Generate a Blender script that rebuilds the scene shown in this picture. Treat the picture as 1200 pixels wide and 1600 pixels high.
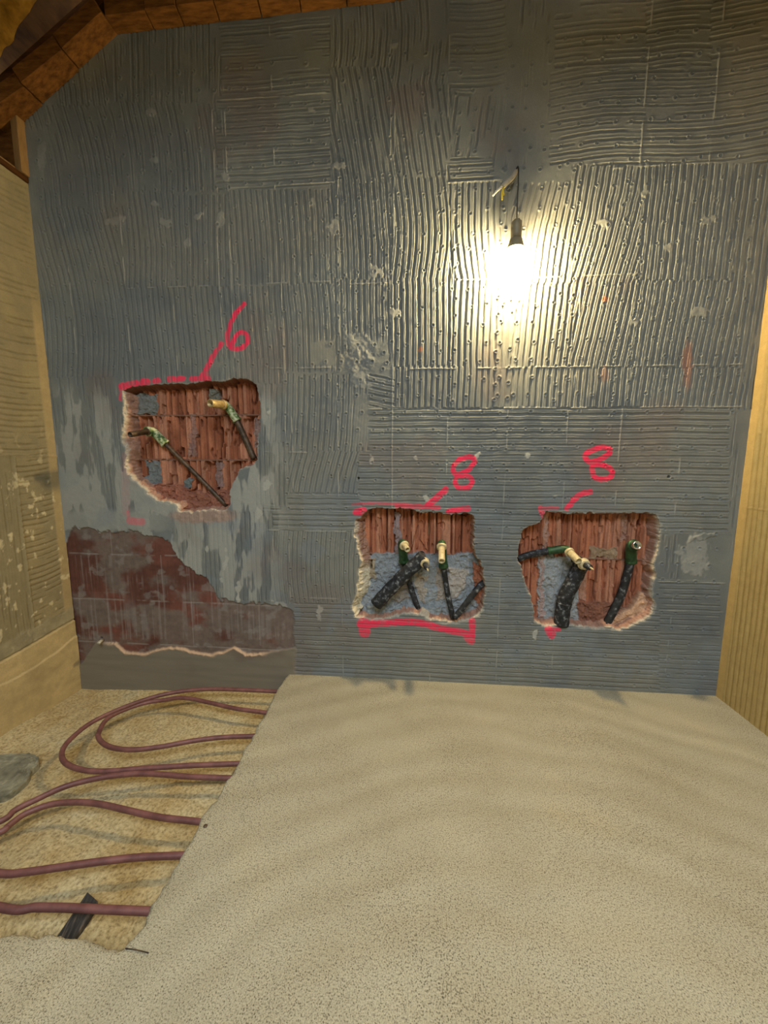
import bpy, bmesh, math, random
import numpy as np
from mathutils import Vector, Matrix

random.seed(4)
SC = bpy.context.scene
COL = SC.collection
for o in list(bpy.data.objects):
    bpy.data.objects.remove(o)

# ------------------------------------------------------------------ camera, light, exposure
FPX = 600.0
CAM = np.array([0.0, 0.0, 0.96])
PITCH, YAW, ROLL = math.radians(7.4), math.radians(4.8), math.radians(0.25)
WALL_Y, X_LEFT, X_RIGHT = 1.60, -1.60, 1.256
GROUND = -0.125
CEIL = 2.70
BACK = -2.6
fw = np.array([-math.sin(YAW)*math.cos(PITCH), math.cos(YAW)*math.cos(PITCH), -math.sin(PITCH)])
rt = np.array([math.cos(YAW), math.sin(YAW), 0.0])
up = np.cross(rt, fw)
r2 = rt*math.cos(ROLL) + up*math.sin(ROLL)
u2 = -rt*math.sin(ROLL) + up*math.cos(ROLL)

cam_data = bpy.data.cameras.new('camera')
cam = bpy.data.objects.new('camera', cam_data)
COL.objects.link(cam)
cam_data.sensor_fit = 'VERTICAL'
cam_data.sensor_height = 36.0
cam_data.lens = FPX/1600*36.0
cam_data.clip_start = 0.02
m = Matrix(((r2[0], u2[0], -fw[0], CAM[0]), (r2[1], u2[1], -fw[1], CAM[1]), (r2[2], u2[2], -fw[2], CAM[2]), (0, 0, 0, 1)))
cam.matrix_world = m
SC.camera = cam

SKY_STRENGTH = 12.0
BULB_POWER = 1450.0
SC.view_settings.view_transform = 'Standard'
SC.view_settings.look = 'None'
SC.view_settings.gamma = 1
SC.view_settings.use_curve_mapping = False
SC.view_settings.exposure = 0.1
world = bpy.data.worlds.new('world')
SC.world = world
world.use_nodes = True
bg = world.node_tree.nodes['Background']
bg.inputs[0].default_value = (0.87, 1.0, 1.10, 1)
bg.inputs[1].default_value = SKY_STRENGTH
# daylight falls through an added ceiling opening, unseen behind the camera, sited for its gradient
ADDED_OPENING = (-0.75, -1.75, 1.05, -0.45)          # x0, y0, x1, y1
pl_ = bpy.data.lights.new('added_opening_portal', 'AREA'); pl_.shape = 'RECTANGLE'
pl_.size = ADDED_OPENING[2]-ADDED_OPENING[0]; pl_.size_y = ADDED_OPENING[3]-ADDED_OPENING[1]
pl_.cycles.is_portal = True
po_ = bpy.data.objects.new('added_opening_portal', pl_); COL.objects.link(po_)
po_.location = ((ADDED_OPENING[0]+ADDED_OPENING[2])/2, (ADDED_OPENING[1]+ADDED_OPENING[3])/2, CEIL+.06)


# ------------------------------------------------------------------ geometry of the place: pixel -> point on a real plane
def pt(x, y, axis, v):
    d = fw*FPX + r2*(x-600) - u2*(y-800)
    return CAM + d*((v-CAM[axis])/d[axis])


def on_wall(x, y, depth=WALL_Y):
    return Vector(pt(x, y, 1, depth))


def proj(P):
    d = P - CAM
    z = d @ fw
    return 600 + FPX*(d @ r2)/z, 800 - FPX*(d @ u2)/z


# ------------------------------------------------------------------ colour helpers
def lin(c):
    c = np.asarray(c, float)/255.0
    return np.where(c <= 0.04045, c/12.92, ((c+0.055)/1.055)**2.4)


def L4(c):
    return tuple(lin(c)) + (1.0,)


# ------------------------------------------------------------------ numpy noise
def vnoise(x, y, seed=0):
    xi = np.floor(x).astype(np.int64); yi = np.floor(y).astype(np.int64)
    fx = x-xi; fy = y-yi
    fx = fx*fx*(3-2*fx); fy = fy*fy*(3-2*fy)

    def h(a, b):
        n = (a*374761393 + b*668265263 + seed*974634777) & 0xffffffff
        n = ((n ^ (n >> 13))*1274126177) & 0xffffffff
        n = n ^ (n >> 16)
        return (n & 0xffffff)/float(0xffffff)
    a = h(xi, yi); b = h(xi+1, yi); c = h(xi, yi+1); d = h(xi+1, yi+1)
    return (a*(1-fx)+b*fx)*(1-fy) + (c*(1-fx)+d*fx)*fy


def fbm(x, y, seed=0, oct=4):
    s = 0; a = 0.5; t = 0
    for i in range(oct):
        s = s + a*vnoise(x*2**i+i*17.3, y*2**i-i*9.1, seed+i); t += a; a *= 0.5
    return s/t


def h1(n, seed=0):
    n = (np.asarray(n).astype(np.int64)*73856093 + seed*19349663) & 0xffffffff
    n = ((n ^ (n >> 15))*2246822519) & 0xffffffff
    n = ((n ^ (n >> 13))*3266489917) & 0xffffffff
    n = n ^ (n >> 16)
    return (n & 0xffffff)/float(0xffffff)


def ss(a, b, x):
    t = np.clip((x-a)/(b-a), 0, 1)
    return t*t*(3-2*t)


def seg_dist(px, py, pts, closed=False):
    """distance to polyline, plus vector from the nearest point"""
    best = np.full(px.shape, 1e9); bx = np.zeros(px.shape); by = np.zeros(px.shape)
    n = len(pts)
    for i in range(n if closed else n-1):
        ax, ay = pts[i]; cx, cy = pts[(i+1) % n]
        dx, dy = cx-ax, cy-ay
        l2 = dx*dx+dy*dy+1e-12
        t = np.clip(((px-ax)*dx+(py-ay)*dy)/l2, 0, 1)
        ex = px-(ax+t*dx); ey = py-(ay+t*dy)
        d = np.hypot(ex, ey)
        m_ = d < best
        best = np.where(m_, d, best); bx = np.where(m_, ex, bx); by = np.where(m_, ey, by)
    return best, bx, by


def inside(px, py, pts):
    r = np.zeros(px.shape, bool)
    n = len(pts)
    for i in range(n):
        ax, ay = pts[i]; cx, cy = pts[(i+1) % n]
        if ay == cy:
            continue
        c = ((ay > py) != (cy > py)) & (px < (cx-ax)*(py-ay)/(cy-ay)+ax)
        r ^= c
    return r


def zoomed(pts, s, ox, oy):
    return [(x/s+ox, y/s+oy) for x, y in pts]


# ------------------------------------------------------------------ materials
def new_mat(name):
    m = bpy.data.materials.new(name); m.use_nodes = True
    nt = m.node_tree
    return m, nt, nt.nodes['Principled BSDF']


def N(nt, t, **kw):
    n = nt.nodes.new(t)
    for k, v in kw.items():
        setattr(n, k, v)
    return n


def noise_node(nt, scale, detail=4, rough=0.6, stretch=None, coord='Object'):
    tc = N(nt, 'ShaderNodeTexCoord')
    src = tc.outputs[coord]
    if stretch:
        mp = N(nt, 'ShaderNodeMapping'); mp.inputs['Scale'].default_value = stretch
        nt.links.new(src, mp.inputs[0]); src = mp.outputs[0]
    n = N(nt, 'ShaderNodeTexNoise')
    n.inputs['Scale'].default_value = scale; n.inputs['Detail'].default_value = detail; n.inputs['Roughness'].default_value = rough
    nt.links.new(src, n.inputs['Vector'])
    return n


def ramp_node(nt, src, stops):
    r = N(nt, 'ShaderNodeValToRGB')
    e = r.color_ramp.elements
    while len(e) < len(stops):
        e.new(0.5)
    for i, (p, c) in enumerate(stops):
        e[i].position = p; e[i].color = L4(c) if len(c) == 3 else c
    nt.links.new(src, r.inputs[0])
    return r


def bump(nt, bsdf, src, strength, dist, prev=None):
    b = N(nt, 'ShaderNodeBump'); b.inputs['Strength'].default_value = strength; b.inputs['Distance'].default_value = dist
    nt.links.new(src, b.inputs['Height'])
    if prev:
        nt.links.new(prev.outputs[0], b.inputs['Normal'])
    nt.links.new(b.outputs[0], bsdf.inputs['Normal'])
    return b


def noisy(name, stops, scale=20, rough=0.6, metal=0.0, bs=0.3, bd=0.002, stretch=None, detail=4, bscale=None, spec=0.5):
    m, nt, p = new_mat(name)
    n = noise_node(nt, scale, detail, 0.6, stretch)
    r = ramp_node(nt, n.outputs['Fac'], stops)
    nt.links.new(r.outputs[0], p.inputs['Base Color'])
    p.inputs['Roughness'].default_value = rough; p.inputs['Metallic'].default_value = metal
    p.inputs['Specular IOR Level'].default_value = spec
    b = noise_node(nt, bscale or scale*4, 4, 0.6, stretch)
    bump(nt, p, b.outputs['Fac'], bs, bd)
    return m


def attr_mat(name, rough=0.75, fine=260, bs=0.5, bd=0.0012, var=0.14, spec=0.35):
    """colour comes from the mesh's own colour layer, broken up by fine grain"""
    m, nt, p = new_mat(name)
    a = N(nt, 'ShaderNodeAttribute'); a.attribute_name = 'col'
    n = noise_node(nt, fine, 5, 0.7)
    mr = N(nt, 'ShaderNodeMapRange'); mr.inputs[1].default_value = 0.25; mr.inputs[2].default_value = 0.75
    mr.inputs[3].default_value = 1-var; mr.inputs[4].default_value = 1+var
    nt.links.new(n.outputs['Fac'], mr.inputs[0])
    mx = N(nt, 'ShaderNodeMix', data_type='RGBA', blend_type='MULTIPLY'); mx.inputs[0].default_value = 1
    nt.links.new(a.outputs['Color'], mx.inputs[6]); nt.links.new(mr.outputs[0], mx.inputs[7])
    nt.links.new(mx.outputs[2], p.inputs['Base Color'])
    p.inputs['Roughness'].default_value = rough; p.inputs['Specular IOR Level'].default_value = spec
    bump(nt, p, n.outputs['Fac'], bs, bd)
    return m


M = {}
M['thinset'] = attr_mat('combed_grey_adhesive')
M['brick'] = attr_mat('broken_terracotta', rough=0.9, fine=160, bs=0.6, bd=0.002, var=0.22, spec=0.2)
M['beige'] = attr_mat('beige_render', rough=0.85, fine=180, bs=0.5, bd=0.0015, var=0.12, spec=0.25)
M['wood'] = noisy('orange_brown_timber', [(0.3, (72, 46, 20)), (0.5, (104, 68, 30)), (0.75, (132, 88, 42))], 16, 0.85, spec=0.12, stretch=(1, 4, 4), bs=0.6)
M['wood_dark'] = noisy('dark_brown_timber', [(0.3, (50, 30, 14)), (0.7, (86, 54, 24))], 9, 0.85, spec=0.1, stretch=(1, 1, 5))
M['wood_pale'] = noisy('pale_planed_timber', [(0.3, (118, 90, 50)), (0.7, (150, 116, 68))], 12, 0.75, stretch=(4, 4, 1))
M['insulation'] = noisy('mineral_wool_insulation', [(0.3, (72, 52, 16)), (0.5, (120, 88, 32)), (0.8, (168, 128, 50))], 10, 0.95, spec=0.05, bs=1.0, bd=0.02, bscale=16)
M['char'] = noisy('charred_wood', [(0.35, (26, 24, 24)), (0.55, (62, 56, 50)), (0.75, (120, 104, 84))], 22, 0.8, stretch=(6, 1, 1), bs=0.8)
M['hose'] = noisy('brown_red_plastic', [(0.35, (98, 60, 58)), (0.65, (126, 82, 78))], 26, 0.5, bs=0.15, bd=0.001)
M['brass'] = noisy('aged_brass', [(0.3, (128, 104, 62)), (0.7, (206, 182, 130))], 60, 0.5, 0.35, bs=0.3, bd=0.0008)
M['brass_pale'] = noisy('cream_tape_on_brass', [(0.3, (176, 160, 120)), (0.7, (222, 208, 168))], 60, 0.55, 0.1, bs=0.3, bd=0.0008)
M['patina'] = noisy('green_patina_brass', [(0.34, (44, 76, 44)), (0.47, (112, 134, 76)), (0.58, (200, 204, 172))], 48, 0.6, 0.15, bs=0.5, bd=0.0015)
M['green'] = noisy('green_fitting', [(0.35, (26, 58, 34)), (0.7, (58, 98, 62))], 40, 0.5, 0.2, bs=0.3, bd=0.001)
M['steel'] = noisy('dark_iron_pipe', [(0.35, (52, 40, 32)), (0.65, (104, 84, 64))], 40, 0.5, 0.3, bs=0.3, bd=0.001)
M['black'] = noisy('black_foam_sleeve', [(0.42, (22, 23, 26)), (0.56, (46, 48, 53)), (0.70, (134, 138, 142))], 55, 0.75, bs=0.6, bd=0.002, bscale=120)
M['chrome'] = noisy('chrome', [(0.3, (200, 202, 204)), (0.7, (232, 233, 235))], 10, 0.18, 1.0, bs=0.05, bd=0.0003)
M['bore'] = noisy('dark_pipe_bore', [(0.3, (12, 12, 12)), (0.7, (24, 22, 20))], 20, 0.8)
M['socket'] = noisy('grey_lamp_holder', [(0.3, (120, 112, 90)), (0.7, (136, 126, 100))], 20, 0.5, bs=0.05)
M['cable'] = noisy('black_cable', [(0.3, (24, 22, 20)), (0.7, (38, 36, 32))], 30, 0.5, bs=0.05)
M['sheath'] = noisy('grey_cable_sheath', [(0.3, (150, 144, 128)), (0.7, (190, 184, 166))], 60, 0.6, bs=0.3)
M['wire_yellow'] = noisy('yellow_green_core', [(0.3, (190, 170, 40)), (0.7, (220, 200, 60))], 60, 0.5, bs=0.05)
M['wire_white'] = noisy('white_core', [(0.3, (220, 214, 196)), (0.7, (240, 236, 222))], 60, 0.5, bs=0.05)
M['concrete'] = noisy('grey_rubble', [(0.3, (92, 90, 76)), (0.55, (132, 128, 108)), (0.8, (176, 172, 150))], 22, 0.95, bs=1.0, bd=0.006, bscale=60)
M['chip'] = noisy('pale_plaster_chip', [(0.3, (196, 190, 166)), (0.7, (226, 220, 200))], 60, 0.9)
M['plain'] = noisy('plain_beige_render', [(0.3, (150, 134, 96)), (0.7, (170, 152, 112))], 8, 0.9, bs=0.5)

# screed
m, nt, p = new_mat('sand_screed')
big = noise_node(nt, 3.2, 4, 0.55)
r1 = ramp_node(nt, big.outputs['Fac'], [(0.3, (196, 186, 160)), (0.55, (206, 197, 172)), (0.75, (214, 202, 172))])
gr = noise_node(nt, 330, 3, 0.75)
r2n = ramp_node(nt, gr.outputs['Fac'], [(0.32, (84, 80, 68)), (0.46, (210, 210, 206)), (0.62, (236, 236, 234)), (0.74, (255, 255, 255))])
mx = N(nt, 'ShaderNodeMix', data_type='RGBA', blend_type='MULTIPLY'); mx.inputs[0].default_value = 1
nt.links.new(r1.outputs[0], mx.inputs[6]); nt.links.new(r2n.outputs[0], mx.inputs[7])
# darker sand grains scattered more thickly away from the wall
vo = N(nt, 'ShaderNodeTexVoronoi'); vo.inputs['Scale'].default_value = 210
tc = N(nt, 'ShaderNodeTexCoord'); nt.links.new(tc.outputs['Object'], vo.inputs['Vector'])
patch = noise_node(nt, 2.4, 3, 0.6)
gm = N(nt, 'ShaderNodeMath', operation='MULTIPLY_ADD'); gm.inputs[1].default_value = 0.55; gm.inputs[2].default_value = -0.02
nt.links.new(patch.outputs['Fac'], gm.inputs[0])
lt = N(nt, 'ShaderNodeMath', operation='LESS_THAN')
nt.links.new(vo.outputs['Distance'], lt.inputs[0]); nt.links.new(gm.outputs[0], lt.inputs[1])
sc_ = N(nt, 'ShaderNodeMath', operation='MULTIPLY'); sc_.inputs[1].default_value = 0.62
nt.links.new(lt.outputs[0], sc_.inputs[0])
mx2 = N(nt, 'ShaderNodeMix', data_type='RGBA', blend_type='MULTIPLY')
nt.links.new(sc_.outputs[0], mx2.inputs[0]); nt.links.new(mx.outputs[2], mx2.inputs[6]); mx2.inputs[7].default_value = L4((120, 112, 96))
nt.links.new(mx2.outputs[2], p.inputs['Base Color'])
p.inputs['Roughness'].default_value = 0.85; p.inputs['Specular IOR Level'].default_value = 0.3
b1 = bump(nt, p, gr.outputs['Fac'], 0.8, 0.0025)
# arcs left by the float
wv = N(nt, 'ShaderNodeTexWave'); wv.wave_type = 'RINGS'; wv.rings_direction = 'Z'
wv.inputs['Scale'].default_value = 2.6; wv.inputs['Distortion'].default_value = 7; wv.inputs['Detail'].default_value = 3; wv.inputs['Detail Scale'].default_value = 0.8
mp = N(nt, 'ShaderNodeMapping'); mp.inputs['Location'].default_value = (-0.3, 0.1, 0)
nt.links.new(tc.outputs['Object'], mp.inputs[0]); nt.links.new(mp.outputs[0], wv.inputs['Vector'])
b2 = bump(nt, p, wv.outputs['Fac'], 0.5, 0.008, b1)
M['screed'] = m

m, nt, p = new_mat('old_sandy_ground')
big = noise_node(nt, 5, 6, 0.65)
r1 = ramp_node(nt, big.outputs['Fac'], [(0.28, (176, 146, 92)), (0.42, (202, 180, 134)), (0.58, (214, 198, 158)), (0.8, (204, 196, 168))])
gr = noise_node(nt, 110, 5, 0.7)
r2n = ramp_node(nt, gr.outputs['Fac'], [(0.3, (150, 140, 120)), (0.5, (225, 222, 215)), (0.7, (255, 255, 255))])
mx = N(nt, 'ShaderNodeMix', data_type='RGBA', blend_type='MULTIPLY'); mx.inputs[0].default_value = 1
nt.links.new(r1.outputs[0], mx.inputs[6]); nt.links.new(r2n.outputs[0], mx.inputs[7])
nt.links.new(mx.outputs[2], p.inputs['Base Color'])
p.inputs['Roughness'].default_value = 0.9; p.inputs['Specular IOR Level'].default_value = 0.2
bump(nt, p, gr.outputs['Fac'], 0.9, 0.004)
M['ground'] = m


# ------------------------------------------------------------------ object helpers
def tag(o, label=None, cat=None, group=None, kind=None):
    if label: o['label'] = label
    if cat: o['category'] = cat
    if group: o['group'] = group
    if kind: o['kind'] = kind
    return o


def empty(name, loc, label, cat, group=None):
    o = bpy.data.objects.new(name, None); COL.objects.link(o)
    o.location = loc; o.empty_display_size = 0.05
    return tag(o, label, cat, group)


def link_mesh(name, me, mat, parent=None, smooth=True):
    o = bpy.data.objects.new(name, me); COL.objects.link(o)
    me.materials.append(mat)
    if smooth:
        me.polygons.foreach_set('use_smooth', [True]*len(me.polygons))
    if parent:
        o.parent = parent
        me.transform(Matrix.Translation(-Vector(parent.location)))
    me.update()
    return o


def link_bm(name, bm, mat, parent=None, smooth=True):
    bmesh.ops.recalc_face_normals(bm, faces=bm.faces)
    me = bpy.data.meshes.new(name); bm.to_mesh(me); bm.free()
    return link_mesh(name, me, mat, parent, smooth)


def grid_mesh(name, P, facemask, mat, col=None, parent=None, flip=False):
    """P: (n, m, 3) vertex positions; only faces in facemask (n-1, m-1) are kept"""
    n, m_ = P.shape[:2]
    idx = np.arange(n*m_).reshape(n, m_)
    q = np.stack([idx[:-1, :-1], idx[:-1, 1:], idx[1:, 1:], idx[1:, :-1]], -1)[facemask]
    if flip:
        q = q[:, ::-1]
    used = np.zeros(n*m_, bool); used[q.ravel()] = True
    remap = np.cumsum(used)-1
    V = P.reshape(-1, 3)[used]; q = remap[q]
    me = bpy.data.meshes.new(name)
    me.vertices.add(len(V)); me.vertices.foreach_set('co', V.astype(np.float32).ravel())
    me.loops.add(q.size); me.loops.foreach_set('vertex_index', q.astype(np.int32).ravel())
    me.polygons.add(len(q)); me.polygons.foreach_set('loop_start', (np.arange(len(q))*4).astype(np.int32))
    me.update(calc_edges=True)
    if col is not None:
        a = me.color_attributes.new('col', 'FLOAT_COLOR', 'POINT')
        c = col.reshape(-1, 3)[used]
        a.data.foreach_set('color', np.concatenate([c, np.ones((len(c), 1))], 1).astype(np.float32).ravel())
    return link_mesh(name, me, mat, parent)


def sweep(bm, pts, radii, seg=16, caps=True):
    """tube through pts with a radius at each point"""
    pts = [Vector(p) for p in pts]
    if not hasattr(radii, '__len__'):
        radii = [radii]*len(pts)
    t0 = (pts[1]-pts[0]).normalized()
    n = t0.orthogonal().normalized()
    rings = []
    for i, p in enumerate(pts):
        t = (pts[min(i+1, len(pts)-1)]-pts[max(i-1, 0)])
        t = t.normalized() if t.length > 1e-9 else t0
        n = (n - t*n.dot(t)).normalized()
        b = t.cross(n)
        rings.append([bm.verts.new(p+(n*math.cos(a)+b*math.sin(a))*radii[i]) for a in [2*math.pi*k/seg for k in range(seg)]])
    for a, b in zip(rings, rings[1:]):
        for k in range(seg):
            bm.faces.new((a[k], a[(k+1) % seg], b[(k+1) % seg], b[k]))
    if caps:
        bm.faces.new(rings[0][::-1]); bm.faces.new(rings[-1])
    return rings


def lathe(bm, base, axis, prof, seg=24):
    """prof: list of (distance along axis, radius); zero radii are closed by tiny rings"""
    axis = Vector(axis).normalized(); base = Vector(base)
    n = axis.orthogonal().normalized(); b = axis.cross(n)
    rings = []
    for d, r in prof:
        r = max(r, 1e-4)
        rings.append([bm.verts.new(base+axis*d+(n*math.cos(a)+b*math.sin(a))*r) for a in [2*math.pi*k/seg for k in range(seg)]])
    for a, c in zip(rings, rings[1:]):
        for k in range(seg):
            bm.faces.new((a[k], a[(k+1) % seg], c[(k+1) % seg], c[k]))
    bm.faces.new(rings[0][::-1]); bm.faces.new(rings[-1])


def smooth_pts(pts, n=8):
    """Catmull-Rom"""
    P = [Vector(p) for p in pts]
    P = [P[0]*2-P[1]] + P + [P[-1]*2-P[-2]]
    out = []
    for i in range(1, len(P)-2):
        for k in range(n):
            t = k/n
            out.append(0.5*((2*P[i])+(-P[i-1]+P[i+1])*t+(2*P[i-1]-5*P[i]+4*P[i+1]-P[i+2])*t*t+(-P[i-1]+3*P[i]-3*P[i+1]+P[i+2])*t**3))
    out.append(P[-2])
    return out


def prism(bm, poly, d):
    """poly: list of 3D points, extruded by vector d"""
    a = [bm.verts.new(Vector(p)) for p in poly]
    b = [bm.verts.new(Vector(p)+Vector(d)) for p in poly]
    n = len(a)
    bm.faces.new(a[::-1]); bm.faces.new(b)
    for i in range(n):
        bm.faces.new((a[i], a[(i+1) % n], b[(i+1) % n], b[i]))


def box(bm, lo, hi):
    x0, y0, z0 = lo; x1, y1, z1 = hi
    prism(bm, [(x0, y0, z0), (x1, y0, z0), (x1, y1, z0), (x0, y1, z0)], (0, 0, z1-z0))


def bevel(bm, w, seg=2):
    bmesh.ops.bevel(bm, geom=bm.edges[:], offset=w, segments=seg, affect='EDGES', profile=0.5)


# ================================================================== BACK WALL
STEP = 0.0025
ZTOP = 2.66
X = np.arange(X_LEFT-0.02, X_RIGHT+0.02+STEP, STEP)
Z = np.arange(GROUND-0.03, ZTOP+STEP, STEP)
XX, ZZ = np.meshgrid(X, Z, indexing='ij')
PX, PY = proj(np.stack([XX, np.full_like(XX, WALL_Y), ZZ], -1))
NX = X.size; NZ = Z.size
H = np.zeros_like(XX)            # relief towards the room
COLR = np.zeros(XX.shape + (3,))
groove = np.zeros_like(XX)
lip_lit = np.zeros_like(XX)

n_low = fbm(XX*3, ZZ*3, 1)
n_mid = fbm(XX*14, ZZ*14, 2)
n_fine = fbm(XX*60, ZZ*60, 3)
wob = (fbm(XX*5, ZZ*5, 4, 3)-.5)*2
PXn = PX + (fbm(XX*45, ZZ*45, 5, 3)-.5)*8
PYn = PY + (fbm(XX*45, ZZ*45, 6, 3)-.5)*8


def comb(x0, y0, x1, y1, d, T=0.0235, depth=0.0032, width=0.19, bend=0.0, bfreq=1.0, bph=0.0, lean=0.0, warp=0.004, seed=0, fill=0.25, edge=None):
    """one pull of the notched trowel: parallel grooves in a patch. d 'v' or 'h'"""
    global H, groove
    pad = 3
    mask = ss(-1.2, 1.2, PXn-x0)*ss(-1.2, 1.2, x1-PXn)*ss(-1.2, 1.2, PYn-y0)*ss(-1.2, 1.2, y1-PYn)
    sl = np.where(mask > 0)
    if sl[0].size == 0:
        return
    i0, i1, j0, j1 = sl[0].min(), sl[0].max()+1, sl[1].min(), sl[1].max()+1
    S = (slice(i0, i1), slice(j0, j1))
    mk = mask[S]; x = XX[S]; z = ZZ[S]
    u, v = (x, z) if d == 'v' else (z, x)
    c = np.mean([u.min(), u.max()]); vm = v.min(); vl = max(v.max()-vm, 1e-3)
    t = (v-vm)/vl
    sh = bend*np.sin(math.pi*bfreq*t+bph) + lean*(t-.5) + warp*wob[S] + 0.0016*(fbm(x*30, z*30, 7+seed, 2)-.5)*2
    s = (u-sh-c)/T
    k = np.floor(s); p = s-k
    wvar = width*(0.75+0.5*h1(k, seed+11))
    dd = np.abs(p-.5)
    g = 1-ss(wvar*.55, wvar*1.15, dd)
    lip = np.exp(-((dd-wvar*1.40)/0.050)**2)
    # grooves squashed shut here and there
    along = fbm(v*11+k*7.7, k*3.1+0*v, 21+seed, 3)
    op = ss(fill, fill+.16, along)
    g = g*op
    new = -depth*1.15*g + 0.0013*lip*op
    lip_lit[S] = lip_lit[S]*(1-mk) + lip*op*mk
    H[S] = H[S]*(1-mk) + new*mk
    groove[S] = groove[S]*(1-mk) + g*mk


def flat(x0, y0, x1, y1, soft=3.0, lift=0.0):
    global H, groove
    mk = ss(-soft, soft, PXn-x0)*ss(-soft, soft, x1-PXn)*ss(-soft, soft, PYn-y0)*ss(-soft, soft, y1-PYn)
    H = H*(1-mk)+lift*mk
    groove = groove*(1-mk)


# (rows from the ceiling down; weak, half-closed pulls at the top left, crisp ones round the lamp)
comb(-50, -60, 190, 190, 'v', depth=.0016, lean=-.03, seed=1, fill=.4)
comb(170, -60, 345, 170, 'v', depth=.0018, lean=.02, seed=2, fill=.42)
comb(345, -60, 520, 150, 'h', depth=.0018, seed=3, fill=.42)
comb(40, 165, 180, 330, 'v', depth=.0022, bend=.02, lean=-.05, seed=4, fill=.33)
comb(175, 160, 340, 300, 'v', depth=.0022, lean=-.03, bend=.012, seed=5, fill=.36)
comb(338, 150, 516, 296, 'h', depth=.003, bend=-.004, seed=6, fill=.2, width=.16)
comb(516, -60, 612, 110, 'v', depth=.002, bend=.012, seed=7, fill=.36)
comb(612, -60, 700, 130, 'v', depth=.002, bend=.014, seed=8, fill=.36)
comb(516, 105, 612, 285, 'v', depth=.003, lean=-.075, warp=.002, seed=9, fill=.2)
comb(608, 130, 704, 280, 'v', depth=.003, lean=-.06, warp=.002, seed=10, fill=.25)
comb(704, -60, 800, 150, 'h', depth=.0028, bend=-.008, seed=11, fill=.3, T=.026)
comb(704, 150, 800, 262, 'v', depth=.0022, lean=.03, seed=12, fill=.35)
comb(790, -60, 880, 255, 'v', depth=.0018, seed=13, fill=.5, lean=.02)
comb(868, -60, 1010, 110, 'h', depth=.003, bend=.005, T=.03, seed=14, fill=.3)
comb(1010, -60, 1120, 110, 'h', depth=.0028, bend=.012, T=.028, seed=15, fill=.28)
comb(1110, -60, 1300, 110, 'h', depth=.0028, lean=.03, T=.028, seed=16, fill=.28)
comb(860, 108, 1300, 258, 'h', depth=.0034, bend=.012, bfreq=2.2, lean=.03, T=.0265, seed=17, fill=.2, width=.15)
flat(780, 40, 860, 250, 14, .001)
comb(704, 245, 770, 283, 'h', depth=.003, seed=18, fill=.1)
# the long vertical band across the middle
comb(40, 325, 200, 590, 'v', depth=.0028, bend=.03, bfreq=1.3, lean=-.02, seed=20, fill=.24)
comb(195, 300, 275, 450, 'v', depth=.003, bend=.008, seed=21, fill=.2)
comb(268, 305, 358, 450, 'v', depth=.0032, seed=22, fill=.12, lean=.01)
comb(355, 297, 520, 445, 'v', depth=.0034, bend=.004, lean=-.014, seed=23, fill=.12)
comb(195, 448, 445, 592, 'v', depth=.003, lean=-.016, seed=24, fill=.2)
comb(440, 443, 528, 580, 'v', depth=.0034, bend=.006, lean=-.012, seed=25, fill=.12)
comb(516, 285, 612, 436, 'v', depth=.0038, lean=-.022, bend=.004, seed=26, fill=.05, width=.2)
comb(610, 278, 705, 436, 'v', depth=.0042, bend=.016, lean=-.008, seed=27, fill=0, width=.22)
comb(703, 282, 800, 436, 'v', depth=.0042, bend=-.012, lean=-.03, seed=28, fill=0, width=.2)
comb(798, 285, 905, 445, 'v', depth=.004, lean=.05, bend=-.008, seed=29, fill=0, width=.18)
comb(895, 258, 1003, 445, 'v', depth=.004, lean=.075, bend=.01, seed=30, fill=.05, width=.19)
comb(1000, 256, 1150, 440, 'v', depth=.0042, lean=.012, bend=.004, seed=31, fill=0, width=.2)
comb(1145, 256, 1300, 640, 'v', depth=.0035, lean=.02, seed=32, fill=.2)
comb(520, 436, 612, 552, 'v', depth=.004, lean=-.004, seed=33, fill=.05, width=.2)
comb(610, 434, 705, 575, 'v', depth=.0046, bend=.004, lean=-.004, seed=34, fill=0, width=.22)
comb(703, 434, 800, 575, 'v', depth=.0046, bend=-.003, seed=35, fill=0, width=.22)
comb(798, 443, 900, 575, 'v', depth=.0044, lean=.02, seed=36, fill=0, width=.2)
comb(895, 443, 990, 575, 'v', depth=.0044, lean=.05, seed=37, fill=0, width=.2)
comb(985, 438, 1150, 575, 'v', depth=.0044, lean=.03, seed=38, fill=0, width=.2)
comb(612, 572, 705, 637, 'v', depth=.0044, lean=.002, seed=39, fill=0, width=.21)
comb(703, 574, 990, 637, 'v', depth=.0042, lean=.003, seed=40, fill=0, width=.2)
comb(985, 574, 1162, 640, 'v', depth=.0042, lean=.012, seed=41, fill=0, width=.2)
comb(572, 585, 615, 640, 'h', depth=.0038, lean=-.03, seed=42, fill=.1)
# horizontal band round the basin and bidet outlets
comb(575, 637, 1138, 706, 'h', depth=.0036, seed=43, fill=.05, width=.19, T=.024)
comb(560, 704, 1138, 835, 'h', depth=.0032, seed=44, fill=.08, width=.17, T=.0238)
comb(400, 586, 575, 706, 'v', depth=.0032, bend=.004, lean=.02, seed=45, fill=.16, width=.18)
comb(415, 706, 560, 775, 'v', depth=.003, lean=.05, bend=-.006, seed=46, fill=.16, width=.18)
comb(412, 770, 565, 832, 'h', depth=.0026, seed=47, fill=.25, width=.2)
comb(270, 800, 425, 940, 'v', depth=.0034, seed=48, fill=.26, width=.2, T=.021)
comb(425, 830, 562, 942, 'v', depth=.0026, bend=-.012, seed=49, fill=.2, width=.16, T=.021)
comb(460, 942, 1045, 1080, 'h', depth=.0028, bend=.002, seed=50, fill=.1, width=.17, T=.0215)
comb(735, 830, 860, 945, 'h', depth=.0026, seed=51, fill=.2, width=.17, T=.023)
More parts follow.
